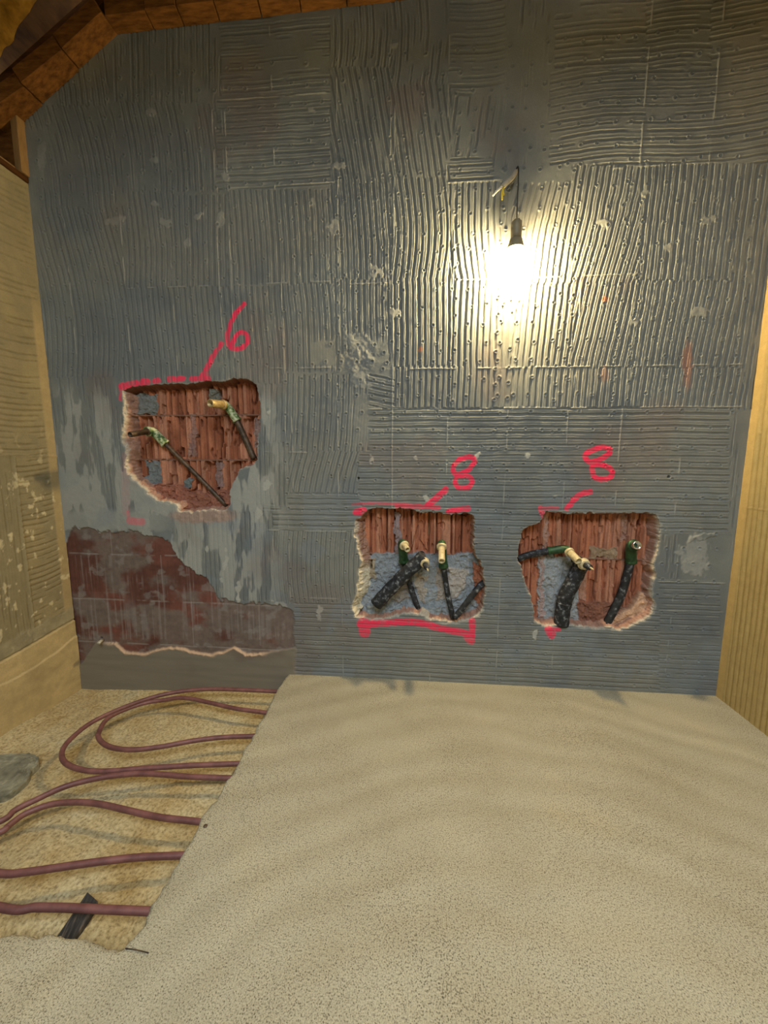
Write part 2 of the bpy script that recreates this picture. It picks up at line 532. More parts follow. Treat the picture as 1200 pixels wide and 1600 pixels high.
comb(1030, 905, 1124, 1082, 'h', depth=.0022, seed=52, fill=.3, width=.17, T=.0215)
comb(60, 590, 195, 800, 'v', depth=.0026, seed=53, fill=.38, width=.2, T=.021, lean=-.01)
comb(190, 560, 440, 600, 'v', depth=.0026, seed=54, fill=.3)
comb(400, 690, 450, 790, 'v', depth=.003, seed=55, fill=.25, T=.021)
flat(1034, 833, 1128, 908, 3)
comb(1036, 835, 1060, 905, 'v', depth=.0015, seed=56, fill=.4)
flat(1138, 640, 1170, 1090, 2)
comb(1142, 645, 1152, 1080, 'v', depth=.0018, seed=57, fill=.3, T=.018)
flat(485, 532, 522, 572, 4)
flat(555, 530, 605, 575, 7, .0008)
flat(550, 612, 578, 700, 6)
flat(40, 200, 85, 300, 8, .001)
flat(32, 280, 62, 600, 3)

# smears that filled the grooves
def smear(cx, cy, rx, ry, ang=0.0, lift=0.0012, rough=.002, amt=1.0):
    global H, groove
    ca, sa = math.cos(ang), math.sin(ang)
    dx = PXn-cx; dy = PYn-cy
    q = np.hypot((dx*ca+dy*sa)/rx, (-dx*sa+dy*ca)/ry)
    q = q + (fbm(XX*55, ZZ*38, 33, 3)-.5)*1.3
    mk = (1-ss(.62, .95, q))*amt
    H = H*(1-mk) + (lift + rough*(n_fine-.5))*mk
    groove = groove*(1-mk)
    return mk


pale = np.zeros_like(XX)      # light dusty residue
for a in [(562, 540, 34, 22, .4), (560, 585, 16, 26, -.4), (350, 275, 8, 12, 0), (178, 345, 22, 8, -.2), (258, 350, 10, 7, 0),
          (345, 342, 7, 18, 0), (240, 318, 7, 5, .3), (240, 250, 10, 5, .3), (293, 380, 8, 9, 0), (310, 338, 7, 6, 0),
          (520, 355, 12, 14, 0), (585, 425, 16, 12, .3), (617, 490, 10, 9, 0), (945, 350, 12, 10, .6), (1008, 300, 12, 10, 0),
          (1095, 490, 18, 10, .2), (1105, 345, 14, 10, 0), (990, 500, 14, 7, 0), (1045, 390, 9, 8, 0), (485, 172, 9, 7, 0),
          (235, 175, 9, 12, -.6), (65, 245, 9, 26, 0), (615, 72, 7, 8, 0), (485, 318, 8, 10, 0), (530, 258, 10, 7, 0)]:
    k = smear(*a)
    pale = np.maximum(pale, k*.22)
for a in [(580, 718, 5, 9, 0), (745, 713, 5, 7, 0), (668, 780, 8, 8, 0), (825, 714, 5, 9, .1), (649, 715, 5, 5, 0), (403, 805, 6, 16, .2), (498, 957, 6, 12, 0),
          (352, 880, 4, 22, .1), (346, 905, 6, 7, 0), (372, 930, 4, 20, .1), (322, 858, 4, 5, 0), (415, 760, 8, 12, .3),
          (440, 945, 14, 8, 0), (420, 645, 4, 5, 0), (837, 990, 4, 9, 0), (425, 940, 5, 4, 0)]:
    k = smear(*a)
    pale = np.maximum(pale, k*.8)
k = smear(1085, 868, 26, 36, .2, lift=.0008); pale = np.maximum(pale, k*.42)
k = smear(1100, 838, 26, 4, -.25, lift=.004)
# crumbly clump between the tiles
q = np.hypot((PXn-560)/38, (PYn-555)/34); mk = 1-ss(.5, 1.1, q)
H += mk*(fbm(XX*70, ZZ*70, 31, 4)-.45)*.008

# lower left: grey slurry wiped down over the grooves
sl_n = fbm(XX*26, ZZ*6, 41, 4)
reg = ss(60, 110, PX)*(1-ss(395, 470, PX))*ss(585, 640, PY)*(1-ss(930, 960, PY))
wipe = reg*ss(.47, .55, sl_n + .10*ss(700, 810, PY) - .05*ss(300, 420, PX))
H = H*(1-wipe*.85)+.0008*wipe
groove *= (1-wipe*.8)
pale = np.maximum(pale, wipe*.55)
band = ss(85, 100, PXn)*(1-ss(215, 300, PXn))*ss(792, 804, PYn)*(1-ss(826, 832, PYn))
H = H*(1-band)+.001*band; groove *= 1-band; pale = np.maximum(pale, band*.45)
band = ss(60, 75, PXn)*(1-ss(140, 175, PXn))*ss(640, 700, PYn)*(1-ss(826, 832, PYn))
H = H*(1-band)+.0006*band; groove *= 1-band

# tile joints: thin raised lines of adhesive
joint = np.zeros_like(XX)
for xx_, ya, yb in [(613, 60, 800), (698, 640, 790), (784, 640, 1070), (874.5, 640, 1070), (967, 640, 790), (1061, 640, 830), (1050, 830, 1075),
                    (528, 120, 600), (610, 60, 290), (527, 590, 800), (445, 440, 1000), (358, 130, 590), (340, 170, 590), (270, 330, 590), (197, 340, 600),
                    (703, 280, 640), (800, 440, 640), (895, 440, 640), (990, 440, 640), (700, 30, 280), (345, 20, 300), (425, 40, 295),
                    (1010, 0, 260), (1120, 0, 260), (427, 820, 940), (110, 350, 560), (455, 600, 780), (672, 950, 1070), (535, 950, 1070)]:
    cx0 = pt(xx_, 640, 1, WALL_Y)[0] if ya < 640 <= yb else pt(xx_, (ya+yb)/2, 1, WALL_Y)[0]
    d = np.abs(XX-cx0-.0025*wob)
    k = (1-ss(.0012, .0032, d))*ss(-3, 3, PYn-ya)*ss(-3, 3, yb-PYn)*ss(.42, .58, fbm(XX*9, ZZ*16, 51))
    joint = np.maximum(joint, k)
for yy_, xa, xb in [(290, 340, 520), (283, 700, 780), (258, 880, 1200), (436, 520, 1000), (445, 190, 520), (573, 600, 1160), (637, 575, 1165),
                    (707, 400, 560), (575, 420, 530), (945, 460, 1130), (800, 560, 620), (150, 345, 520), (830, 420, 560), (910, 1030, 1130), (795, 613, 700)]:
    cz0 = pt((xa+xb)/2, yy_, 1, WALL_Y)[2]
    d = np.abs(ZZ-cz0-.0025*wob)
    k = (1-ss(.0012, .0034, d))*ss(-3, 3, PXn-xa)*ss(-3, 3, xb-PXn)*ss(.42, .58, fbm(XX*16, ZZ*9, 52))
    joint = np.maximum(joint, k)
H = H*(1-joint)+.0022*joint
groove *= (1-joint)

# dimples left by the studs of the tiles
rng = np.random.default_rng(7)
T1 = 0.118
dots = []
gx = np.arange(X_LEFT+.05, X_RIGHT-.03, .062)
gz = np.arange(.02, 2.45, .067)
for i, a in enumerate(gx):
    for j, b in enumerate(gz):
        dots.append((a+rng.normal(0, .004)+(.012 if j % 2 else 0), b+rng.normal(0, .004)))
for xx_ in (598, 622, 688, 710, 775, 796, 870, 890, 960, 985, 528):     # denser rows beside the joints
    x0 = pt(xx_, 560, 1, WALL_Y)[0]
    for b in np.arange(.95, 2.1, .064):
        dots.append((x0+rng.normal(0, .002), b+rng.normal(0, .004)))
for yy_ in (736, 778):
    z0 = pt(800, yy_, 1, WALL_Y)[2]
    for xx_ in (605, 620, 690, 706, 776, 792, 866, 883, 958, 975, 1050, 1068):
        dots.append((pt(xx_, yy_, 1, WALL_Y)[0], z0))
for a, b in dots:
    if rng.random() < .12: continue
    ix = int((a-X[0])/STEP); iz = int((b-Z[0])/STEP)
    if ix < 5 or iz < 5 or ix > NX-6 or iz > NZ-6: continue
    px_, py_ = PX[ix, iz], PY[ix, iz]
    if py_ > 590 and px_ < 440: continue
    if 560 < px_ < 760 and py_ > 945: continue
    S = (slice(ix-5, ix+6), slice(iz-5, iz+6))
    d = np.hypot(XX[S]-a, ZZ[S]-b)
    r = .0058
    H[S] = H[S]*ss(r, r*1.3, d) + (1-ss(r, r*1.3, d))*(-.0065*(1-(np.minimum(d, r)/r)**2) + .0012)
    H[S] += .0017*np.exp(-((d-r*1.25)/.0016)**2)
    groove[S] *= ss(r, r*1.5, d)

H += .0016*(n_mid-.5) + .0008*(n_fine-.5)

# colour of the set adhesive
base = lin((120, 124, 121))
base2 = lin((107, 112, 113))
base3 = lin((129, 127, 117))
t = ss(.35, .65, n_low)[..., None]
COLR[:] = base*(1-t)+base2*t
t = ss(.5, .7, fbm(XX*2.2, ZZ*2.2, 61))[..., None]
COLR = COLR*(1-.6*t)+base3*.6*t
COLR *= (0.90+.22*n_mid)[..., None]
t = (groove*.30)[..., None]  # shade of the grooves put into the colour
COLR = COLR*(1-t)+lin((84, 84, 80))*t
lip_lit *= ss(.3, .6, fbm(XX*20, ZZ*20, 64))*(1-np.clip(pale*2, 0, 1))
t = (lip_lit*(.22+.20*ss(560, 700, PY)))[..., None]  # bulb-lit highlights painted on the ridge lips, stronger low down
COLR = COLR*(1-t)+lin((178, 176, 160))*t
t = np.clip(np.maximum(joint*.28, pale), 0, 1)[..., None]
COLR = COLR*(1-t)+lin((176, 176, 168))*t
# reddish stains, scattered
t = (ss(.62, .74, fbm(XX*3.1+5, ZZ*3.1, 62))*.35)[..., None]
COLR = COLR*(1-t)+lin((120, 104, 96))*t
for cx, cy, rx, ry, am in [(1075, 570, 10, 45, .45), (945, 466, 7, 6, .9), (657, 547, 4, 5, .9), (945, 585, 8, 16, .3)]:
    q = np.hypot((PXn-cx)/rx, (PYn-cy)/ry); t = ((1-ss(.5, 1.1, q))*am)[..., None]
    COLR = COLR*(1-t)+lin((178, 118, 88))*t
# faint blue-grey patches low on the wall
t = (ss(.56, .66, fbm(XX*7, ZZ*7, 63))*ss(700, 800, PY)*.30)[..., None]
COLR = COLR*(1-t)+lin((120, 132, 140))*t
# grey sheen of dried slurry along the corner margins
t = ((1-ss(60, 95, PXn))*ss(560, 640, PY)*.5)[..., None]
COLR = COLR*(1-t)+lin((108, 112, 114))*t

# stripped brickwork, lower left
edge_top = np.interp(PX, [95, 112, 150, 190, 215, 240, 265, 275, 290, 320, 340, 420, 470, 475], [860, 828, 830, 826, 832, 840, 850, 868, 880, 905, 938, 944, 960, 1100])
edge_top = edge_top + (n_mid-.5)*26 + (n_fine-.5)*8
brk = ss(-1.5, 1.5, PY-edge_top)*(1-ss(455, 462, PXn))
rows = [868, 940, 1008]
bc = lin((104, 66, 56))*(1-n_low[..., None]*.3)+lin((118, 66, 54))*ss(.45, .7, fbm(XX*5, ZZ*9, 71))[..., None]*.35
vert = fbm(XX*150, ZZ*5, 72, 2)
film = ss(.42, .62, fbm(XX*8, ZZ*12, 73, 5)+.18*ss(280, 440, PX)+.06*ss(940, 990, PY)-.08*((PY > 868) & (PY < 925)))
bc = bc*(1-(film*.78)[..., None])+lin((116, 106, 98))*(film*.78)[..., None]
stri = ss(.56, .66, fbm(XX*110, ZZ*4, 74, 2))*((PY > 868) & (PY < 1000))*ss(.35, .55, fbm(XX*6, ZZ*6, 75))
bc = bc*(1-(stri*.35)[..., None])+lin((150, 142, 138))*(stri*.35)[..., None]
spl = ss(.62, .72, fbm(XX*20, ZZ*26, 76, 4))
bc = bc*(1-(spl*.5)[..., None])+lin((140, 134, 128))*(spl*.5)[..., None]
bc *= (.76+.48*n_fine)[..., None]
bh = -.007 + .0014*(vert-.5)*(1-film*.6) + .003*film*(n_mid-.3)
for ry_ in rows:
    rz = pt(250, ry_, 1, WALL_Y)[2]
    d = np.abs(ZZ-rz-.004*wob)
    k = (1-ss(.0016, .0050, d))*ss(.3, .5, fbm(XX*14, ZZ*14, 77))
    bh -= k*.002
    bc = bc*(1-(k*.6)[..., None])+lin((150, 140, 132))*(k*.6)[..., None]
for vx, ya, yb in [(172, 868-40, 868), (170, 940, 1010), (252, 868, 940), (300, 940, 1010), (405, 940, 1010)]:
    vxm = pt(vx, (ya+yb)/2, 1, WALL_Y)[0]
    k = (1-ss(.0015, .004, np.abs(XX-vxm)))*(PY > ya)*(PY < yb)
    bh -= k*.0015
    bc = bc*(1-(k*.45)[..., None])+lin((146, 134, 128))*(k*.45)[..., None]
H = H*(1-brk)+bh*brk
COLR = COLR*(1-brk[..., None])+bc*brk[..., None]
# skim at the foot of that brickwork
edge_s = np.interp(PX, [125, 150, 180, 195, 225, 250, 275, 300, 330, 350, 365, 385, 410, 425, 460], [1040, 1003, 1006, 1020, 1022, 1015, 1012, 1018, 1024, 1018, 1012, 1023, 1022, 1018, 1012]) + (n_fine-.5)*5
sk = ss(-1.2, 1.2, PY-edge_s)*(1-ss(458, 464, PXn))
sc3 = lin((126, 118, 104))*(.86+.28*fbm(XX*5, ZZ*60, 81))[..., None]
t = (ss(.45, .65, fbm(XX*4, ZZ*8, 82))*ss(250, 330, PX)*.5)[..., None]
sc3 = sc3*(1-t)+lin((104, 84, 76))*t
H = H*(1-sk)+(.004+.0016*(n_mid-.5))*sk
COLR = COLR*(1-sk[..., None])+sc3*sk[..., None]
lipm = np.exp(-((PY-edge_s-.5)/1.9)**2)*(1-ss(400, 430, PXn))*ss(150, 190, PX)*.9
COLR = COLR*(1-lipm[..., None])+lin((196, 166, 138))*lipm[..., None]
H += lipm*.002
# pinkish torn plaster under the shower outlet hole
q = np.hypot((PXn-318)/62, (PYn-806)/15); t = ((1-ss(.6, 1.05, q))*.8)[..., None]
COLR = COLR*(1-t)+lin((158, 132, 118))*t
H += (1-ss(.6, 1.05, q))*(n_fine-.4)*.006
# tiny drill holes
for cx, cy, r in [(1045, 745, .0055), (560, 747, .005), (157, 998, .006), (517, 743, .003)]:
    c = pt(cx, cy, 1, WALL_Y)
    k = 1-ss(r*.7, r, np.hypot(XX-c[0], ZZ-c[2]))
    H -= k*.02
    COLR = COLR*(1-(k*.8)[..., None])+lin((40, 36, 32))*(k*.8)[..., None]

# ---- marker paint
red = lin((246, 44, 88))
z1 = lambda p: zoomed(p, 4, 150, 450)
z2 = lambda p: zoomed(p, 4.4444, 530, 680)
z3 = lambda p: zoomed(p, 4.2857, 780, 680)
strokes = [
    (z1([(925, 98), (880, 150), (845, 215), (825, 280), (824, 340), (850, 378), (905, 378), (945, 345), (945, 300), (915, 278), (880, 292), (858, 330), (852, 372)]), 2.9, .95),
    (z1([(785, 350), (735, 420), (705, 480), (665, 545)]), 3.2, .9),
    (z1([(165, 615), (250, 598)]), 4.6, .85), (z1([(288, 590), (318, 588)]), 4.6, .85), (z1([(370, 582), (384, 580)]), 4.0, .8),
    (z1([(458, 570), (545, 568)]), 3.6, .85), (z1([(600, 568), (700, 562)]), 3.4, .85), (z1([(690, 520), (705, 575)]), 2.0, .5),
    (z1([(152, 612), (152, 700)]), 1.5, .55), (z1([(200, 1400), (212, 1450)]), 2.2, .35), (z1([(215, 1455), (290, 1462)]), 4.6, .38), (z1([(180, 1050), (190, 1400)]), 5, .08),
    (z2([(900, 150), (840, 168), (795, 215), (795, 258), (835, 270), (895, 240), (938, 190), (930, 158), (900, 150)]), 3.1, .95),
    (z2([(835, 282), (895, 285), (925, 320), (900, 360), (835, 366), (806, 330), (815, 290), (835, 282)]), 3.1, .95),
    (z2([(740, 378), (700, 412), (655, 452), (612, 492)]), 4.0, .92),
    (z2([(90, 480), (260, 474), (500, 482), (620, 496), (700, 502)]), 1.6, .5), (z2([(400, 492), (620, 498), (690, 502)]), 2.6, .75),
    (z2([(760, 528), (830, 518), (895, 508)]), 3.6, .9), (z2([(122, 535), (168, 526)]), 4.8, .95),
    (z2([(145, 1312), (250, 1310), (450, 1298), (600, 1312), (700, 1342), (850, 1370), (925, 1392)]), 4.2, .92),
    (z2([(170, 1300), (178, 1368)]), 7.0, .8), (z2([(925, 1290), (922, 1430)]), 4.0, .85), (z2([(885, 1400), (905, 1430)]), 4.0, .6),
    (z3([(735, 88), (680, 82), (605, 108), (575, 145), (612, 180), (680, 160), (735, 122), (738, 88)]), 3.3, .95),
    (z3([(630, 195), (690, 200), (752, 232), (745, 278), (690, 295), (640, 280), (622, 235), (630, 195)]), 3.3, .95),
    (z3([(612, 380), (550, 395), (500, 432), (455, 490)]), 3.4, .9),
    (z3([(270, 488), (390, 488)]), 2.4, .5), (z3([(276, 490), (300, 545)]), 3.4, .6),
    (z3([(318, 1300), (400, 1302)]), 2.6, .8), (z3([(335, 1305), (350, 1335)]), 5.2, .85),
]
paint = np.zeros_like(XX)
pn = fbm(XX*70, ZZ*70, 91, 3)
for pts, hw, op in strokes:
    hw *= 1.22
    if len(pts) > 3: pts = [(q.x, q.y) for q in smooth_pts([(a, b, 0) for a, b in pts], 4)]
    xs = [a for a, b in pts]; ys = [b for a, b in pts]
    sel = (PX > min(xs)-12) & (PX < max(xs)+12) & (PY > min(ys)-12) & (PY < max(ys)+12)
    i, j = np.where(sel)
    d, _, _ = seg_dist(PX[i, j]+(n_fine[i, j]-.5)*2.5, PY[i, j]+(n_fine[i, j]-.5)*2.5, pts)
    k = (1-ss(hw*.8, hw*1.25, d))*op*(.72+.28*ss(.3, .5, pn[i, j]))
    paint[i, j] = np.maximum(paint[i, j], k)
paint *= 1-.35*groove

# ---- the three chopped holes
def ups(a):
    def up1(b):
        o_ = np.empty((2*b.shape[0]-1,)+b.shape[1:]); o_[::2] = b; o_[1::2] = (b[:-1]+b[1:])/2
        return o_
    return np.swapaxes(up1(np.swapaxes(up1(a), 0, 1)), 0, 1)


HOLES = {
 'shower': dict(poly=z1([(165, 640), (190, 625), (260, 612), (330, 612), (400, 602), (450, 604), (500, 592), (560, 600), (680, 582), (760, 582), (850, 567), (910, 560), (960, 580), (1000, 600), (1015, 640), (1022, 680), (1018, 740), (1022, 800), (1030, 870), (1010, 930), (1008, 1040), (1004, 1080), (960, 1115), (900, 1130), (880, 1170), (862, 1200), (845, 1230), (838, 1290), (835, 1370), (800, 1388), (700, 1388), (600, 1402), (520, 1402), (500, 1350), (440, 1340), (380, 1335), (330, 1290), (290, 1245), (230, 1195), (190, 1150), (178, 1110), (185, 1010), (160, 950), (170, 850), (172, 750)]),
                rim=(11, 5, 2, 3), depth=.05),
 'basin': dict(poly=z2([(200, 520), (260, 503), (340, 508), (450, 508), (560, 530), (700, 542), (800, 548), (900, 537), (935, 560), (942, 640), (935, 750), (945, 840), (985, 890), (1003, 930), (1008, 990), (1015, 1050), (1015, 1110), (1000, 1200), (960, 1255), (880, 1285), (800, 1308), (700, 1292), (620, 1275), (560, 1245), (500, 1236), (450, 1240), (380, 1262), (300, 1282), (200, 1285), (115, 1265), (85, 1200), (128, 1060), (130, 950), (152, 870), (118, 760), (105, 680), (108, 600), (150, 560)]),
               rim=(14, 2, 1.5, 4), depth=.055),
 'bidet': dict(poly=z3([(320, 515), (400, 520), (500, 525), (600, 520), (700, 525), (860, 520), (1000, 520), (1060, 535), (1080, 600), (1076, 700), (1062, 800), (1032, 870), (1050, 930), (1018, 1040), (1040, 1130), (1030, 1190), (980, 1240), (900, 1272), (820, 1305), (720, 1290), (680, 1295), (560, 1290), (430, 1262), (360, 1275), (290, 1280), (240, 1250), (226, 1150), (215, 1080), (168, 980), (150, 880), (120, 830), (135, 740), (150, 650), (200, 610), (260, 595), (300, 550)]),
               rim=(2, 2, 5, 5), depth=.055),
}
hole_id = np.zeros(XX.shape, int)
HB = H.copy(); CB = COLR.copy()
hole_mesh = {}
row_px = np.array([570, 645, 720, 795, 870, 944, 1010])
row_z = np.array([pt(600, r, 1, WALL_Y)[2] for r in row_px])[::-1]
for hi, (nm, hd) in enumerate(HOLES.items()):
    pts = hd['poly']
    xs = [a for a, b in pts]; ys = [b for a, b in pts]
    sel = (PX > min(xs)-16) & (PX < max(xs)+16) & (PY > min(ys)-16) & (PY < max(ys)+16)
    i0, i1 = np.where(sel.any(1))[0][[0, -1]]; j0, j1 = np.where(sel.any(0))[0][[0, -1]]
    S = (slice(i0, i1+1), slice(j0, j1+1))
    x = ups(XX[S]); z = ups(ZZ[S]); FX = ups(PX[S]); FY = ups(PY[S]); FH = ups(HB[S]); FC = ups(CB[S])
    jx = (fbm(x*60, z*60, 101, 3)-.5)*6; jy = (fbm(x*60, z*60, 102, 3)-.5)*6
    px = FX+jx; py = FY+jy
    ins = inside(px, py, pts)
    d, ex, ey = seg_dist(px, py, pts, True)
    nd = np.maximum(d, 1e-6)
    ux = np.where(ins, ex, -ex)/nd; uy = np.where(ins, ey, -ey)/nd       # points inwards
    l, t_, r_, b_ = hd['rim']
    w = 1.4 + l*np.maximum(ux, 0)**2 + r_*np.maximum(-ux, 0)**2 + t_*np.maximum(uy, 0)**2 + b_*np.maximum(-uy, 0)**2
    w = w*(.5+1.0*fbm(x*20, z*20, 103, 2))
    tt = np.where(ins, np.clip(d/w, 0, 1), 0)
    hole_id[S] = np.where((ins & (d > .3))[::2, ::2], hi+1, hole_id[S])
    # brick inside
    row = np.searchsorted(row_z, z)
    uq = x + .004*(fbm(x*8, z*8, 104)-.5) + h1(row, 5)*.02
    T = .033 if nm == 'shower' else .027
    s = uq/T; kk = np.floor(s)
    off = h1(kk, 31+hi)*.55          # uneven rib widths
    p = s-kk
    slot = 1-ss(.10, .17, np.abs(p-.2-off))
    big_slot = (h1(kk+97*row, 33+hi) > .55)
    tier = h1(kk*3+(p > .2+off)+row*51, 35+hi)
    ragged = fbm(x*45, z*9, 110+hi, 3)
    rough_ = 1.0 if nm == 'shower' else .55
    rib = (tier-.5)*.018 - slot*np.where(big_slot, .032, .010)*ss(.3, .45, ragged+.12) - rough_*.022*ss(.58, .64, fbm(x*52, z*16, 111+hi, 2))
    lit2 = fbm(x*120, z*3, 125+hi, 2); rib = rib + .005*(lit2-.5)
    rz = row_z[np.clip(np.argmin(np.abs(z[..., None]-row_z), -1), 0, len(row_z)-1)]
    jm = 1-ss(.0025, .0055, np.abs(z-rz-.003*(fbm(x*12, z*0, 112)-.5)))
    brick_h = rib*(1-jm)+.001*jm
    c1 = lin((184, 120, 90)); c2 = lin((146, 90, 66)); c3 = lin((204, 156, 130))
    tc_ = ss(.3, .7, fbm(x*26, z*5, 113+hi))[..., None]
    bcol = c1*(1-tc_)+c2*tc_
    q3 = (ss(.6, .8, tier)*.4)[..., None]
    bcol = bcol*(1-q3)+c3*q3
    bcol = bcol*(.78+.44*fbm(x*70, z*25, 114, 3))[..., None]
    bcol = bcol*(1-(jm*.75)[..., None])+lin((120, 96, 84))*(jm*.75)[..., None]
    ppx, ppy = FX+(fbm(x*35, z*35, 115, 4)-.5)*11, FY+(fbm(x*35, z*35, 116, 4)-.5)*11

    def stamp(poly, c, hgt, am=1.0):
        global brick_h, bcol
        xs_ = [a for a, b in poly]; ys_ = [b for a, b in poly]
        ii = inside(ppx, ppy, poly)
        dd, _, _ = seg_dist(ppx, ppy, poly, True)
        mk = np.where(ii, ss(0, 1.6, dd), 0)*am
        ns = fbm(x*60, z*60, 117, 4)
        cc = lin(c)*(.75+.5*ns)[..., None]
        brick_h = brick_h*(1-mk)+(hgt+.018*(ns-.5)-.006*ss(.45, .40, fbm(x*38, z*38, 124, 2)))*mk
        bcol = bcol*(1-mk[..., None])+cc*mk[..., None]
    R = lambda a, b, c, d_: [(a, b), (c, b), (c, d_), (a, d_)]
    if nm == 'shower':
        stamp(R(198, 612, 236, 645), (122, 124, 122), .004)
        stamp(R(216, 720, 241, 762), (118, 124, 126), .003)
        stamp([(274, 752), (282, 745), (291, 748), (293, 760), (284, 768), (275, 762)], (112, 120, 122), .003)
        stamp(R(316, 604, 336, 624), (116, 116, 108), .003)
        stamp(R(284, 645, 297, 715), (140, 124, 122), .001, .6); stamp(R(327, 720, 341, 765), (136, 122, 122), .001, .7)
        stamp(R(389, 650, 402, 700), (134, 124, 122), .001, .7)
        stamp(R(276, 768, 360, 800), (146, 98, 82), .022)
        stamp([(222, 762), (250, 755), (290, 765), (285, 780), (300, 800), (268, 800), (230, 780)], (152, 100, 84), .022, .9)
        stamp([(205, 770), (245, 778), (262, 790), (264, 800), (200, 800)], (138, 136, 130), .035)
    if nm == 'basin':
        stamp(R(614, 800, 625, 870), (138, 134, 140), .002, .8)
        stamp(R(560, 869, 770, 990), (144, 150, 155), .006)
        stamp(R(735, 869, 770, 905), (120, 127, 132), .004)
        stamp([(701, 893), (735, 892), (726, 934), (708, 943), (699, 930)], (172, 164, 156), .010)
        stamp([(681, 893), (692, 893), (702, 945), (684, 945)], (160, 150, 140), .008)
        stamp([(646, 902), (668, 903), (663, 952), (655, 946)], (166, 156, 144), .008)
        stamp([(615, 914), (640, 912), (642, 943), (612, 946)], (146, 140, 134), .008)
        stamp(R(571, 874, 586, 910), (168, 154, 132), .012); stamp(R(574, 877, 580, 894), (116, 98, 72), -.004)
        stamp([(742, 882), (760, 890), (760, 960), (748, 960), (744, 920)], (150, 96, 72), .012)
        stamp(R(570, 952, 690, 975), (140, 148, 152), .022, .8)
    if nm == 'bidet':
        stamp(R(854, 798, 864, 872), (158, 132, 122), .002, .7)
        stamp(R(980, 798, 993, 850), (150, 124, 112), .002, .7)
        stamp([(846, 875), (866, 872), (915, 872), (912, 930), (914, 985), (846, 985)], (154, 158, 160), .006)
        stamp(R(848, 875, 857, 980), (168, 140, 132), .004, .8)
        stamp(R(913, 895, 926, 945), (176, 150, 136), .002, .6)
        stamp(R(930, 860, 975, 878), (150, 136, 112), .004, .8)
        stamp(R(910, 945, 975, 990), (134, 92, 76), .014)
        stamp([(945, 980), (960, 970), (990, 955), (1010, 925), (1025, 940), (1015, 985), (950, 992)], (200, 162, 134), .028)
    hd_ = hd['depth']
    tp = tt**.8
    hh = FH*(1-tp)+(-hd_+brick_h)*tp + (tt > 0)*(tt < 1)*(fbm(x*80, z*80, 118, 3)-.5)*.012*np.minimum(tt*5, 1)
    hh = np.where(ins, hh, FH)
    # broken edge colour: pale crumbs at the rim, terracotta further in
    rimc = lin((196, 184, 166))*(.7+.5*fbm(x*50, z*50, 119, 3))[..., None]
    lining = lin((168, 130, 112))*(.7+.5*fbm(x*50, z*50, 120, 3))[..., None]
    wl = np.clip(ss(.08, .35, tt), 0, 1)[..., None]
    ec = rimc*(1-wl)+lining*wl
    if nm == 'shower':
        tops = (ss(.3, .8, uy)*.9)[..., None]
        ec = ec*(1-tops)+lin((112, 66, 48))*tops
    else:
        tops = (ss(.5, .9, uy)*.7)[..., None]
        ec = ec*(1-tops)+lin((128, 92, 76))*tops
        if nm == 'basin':
            lowl = (ss(870, 900, FY)*ss(.2, .6, ux))[..., None]
            ec = ec*(1-lowl)+lin((206, 196, 172))*lowl
    full = ss(.82, 1.0, tt)[..., None]
    cc = ec*(1-full)+bcol*full
    cc = np.where(ins[..., None], cc, FC)
    # spalled strip outside the rim
    outw = .8 + 4.2*fbm(x*30, z*30, 121, 3)**1.5
    chip = np.where(ins, 0, 1-ss(outw*.5, outw, d))
    if nm == 'basin': chip = chip*(.35+.65*ss(900, 960, FY))
    elif nm == 'bidet': chip = chip*(.5+.3*ss(900, 960, FY))
    else: chip = chip*.5
    cpc = lin((168, 164, 152))*(.75+.45*fbm(x*60, z*60, 122, 3))[..., None]
    hh = np.where(ins, hh, hh-chip*.004*fbm(x*70, z*70, 123, 2))
    cc = np.where(ins[..., None], cc, cc*(1-.7*chip[..., None])+cpc*.7*chip[..., None])
    H[S] = hh[::2, ::2]; COLR[S] = cc[::2, ::2]
    # keep the seam with the coarser wall mesh closed
    hh[1::2, ::2] = np.where(ins[1::2, ::2] & (tt[1::2, ::2] > .15), hh[1::2, ::2], (hh[:-2:2, ::2]+hh[2::2, ::2])/2)
    hh[:, 1::2] = np.where(ins[:, 1::2] & (tt[:, 1::2] > .15), hh[:, 1::2], (hh[:, :-2:2]+hh[:, 2::2])/2)
    hole_mesh[nm] = (np.stack([x, WALL_Y-hh, z], -1), cc, S)
paint *= (hole_id == 0)
COLR = COLR*(1-paint[..., None])+red*paint[..., None]

P = np.stack([XX, WALL_Y-H, ZZ], -1)
# roof line cuts the top left corner
roofz = np.interp(XX, [-1.62, -1.575, -1.17, -.005, 1.3], [2.10, 2.325, 2.575, 2.60, 2.635])
vis = ZZ < roofz+.03
fm = vis[:-1, :-1] & vis[1:, :-1] & vis[:-1, 1:] & vis[1:, 1:]
fh = hole_id[:-1, :-1]
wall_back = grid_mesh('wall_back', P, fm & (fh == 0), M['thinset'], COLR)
tag(wall_back, 'grey adhesive covered wall with combed trowel ridges, red sprayed 6, 8 and 8 and three chopped holes', 'wall', kind='structure')
names = [('shower', 'ragged hole of broken hollow brick under the red 6'),
         ('basin', 'hole chopped to brick and blue grey mortar between red lines, left of the two low holes'),
         ('bidet', 'rounded hole chopped to brick under the right hand red 8')]
for k, (nm, lb) in enumerate(names):
    PF, CF, S = hole_mesh[nm]
    sub = (hole_id[S] == k+1)[:-1, :-1]
    o = grid_mesh('exposed_brick', PF, np.repeat(np.repeat(sub, 2, 0), 2, 1), M['brick'], CF, parent=wall_back)
    tag(o, lb)
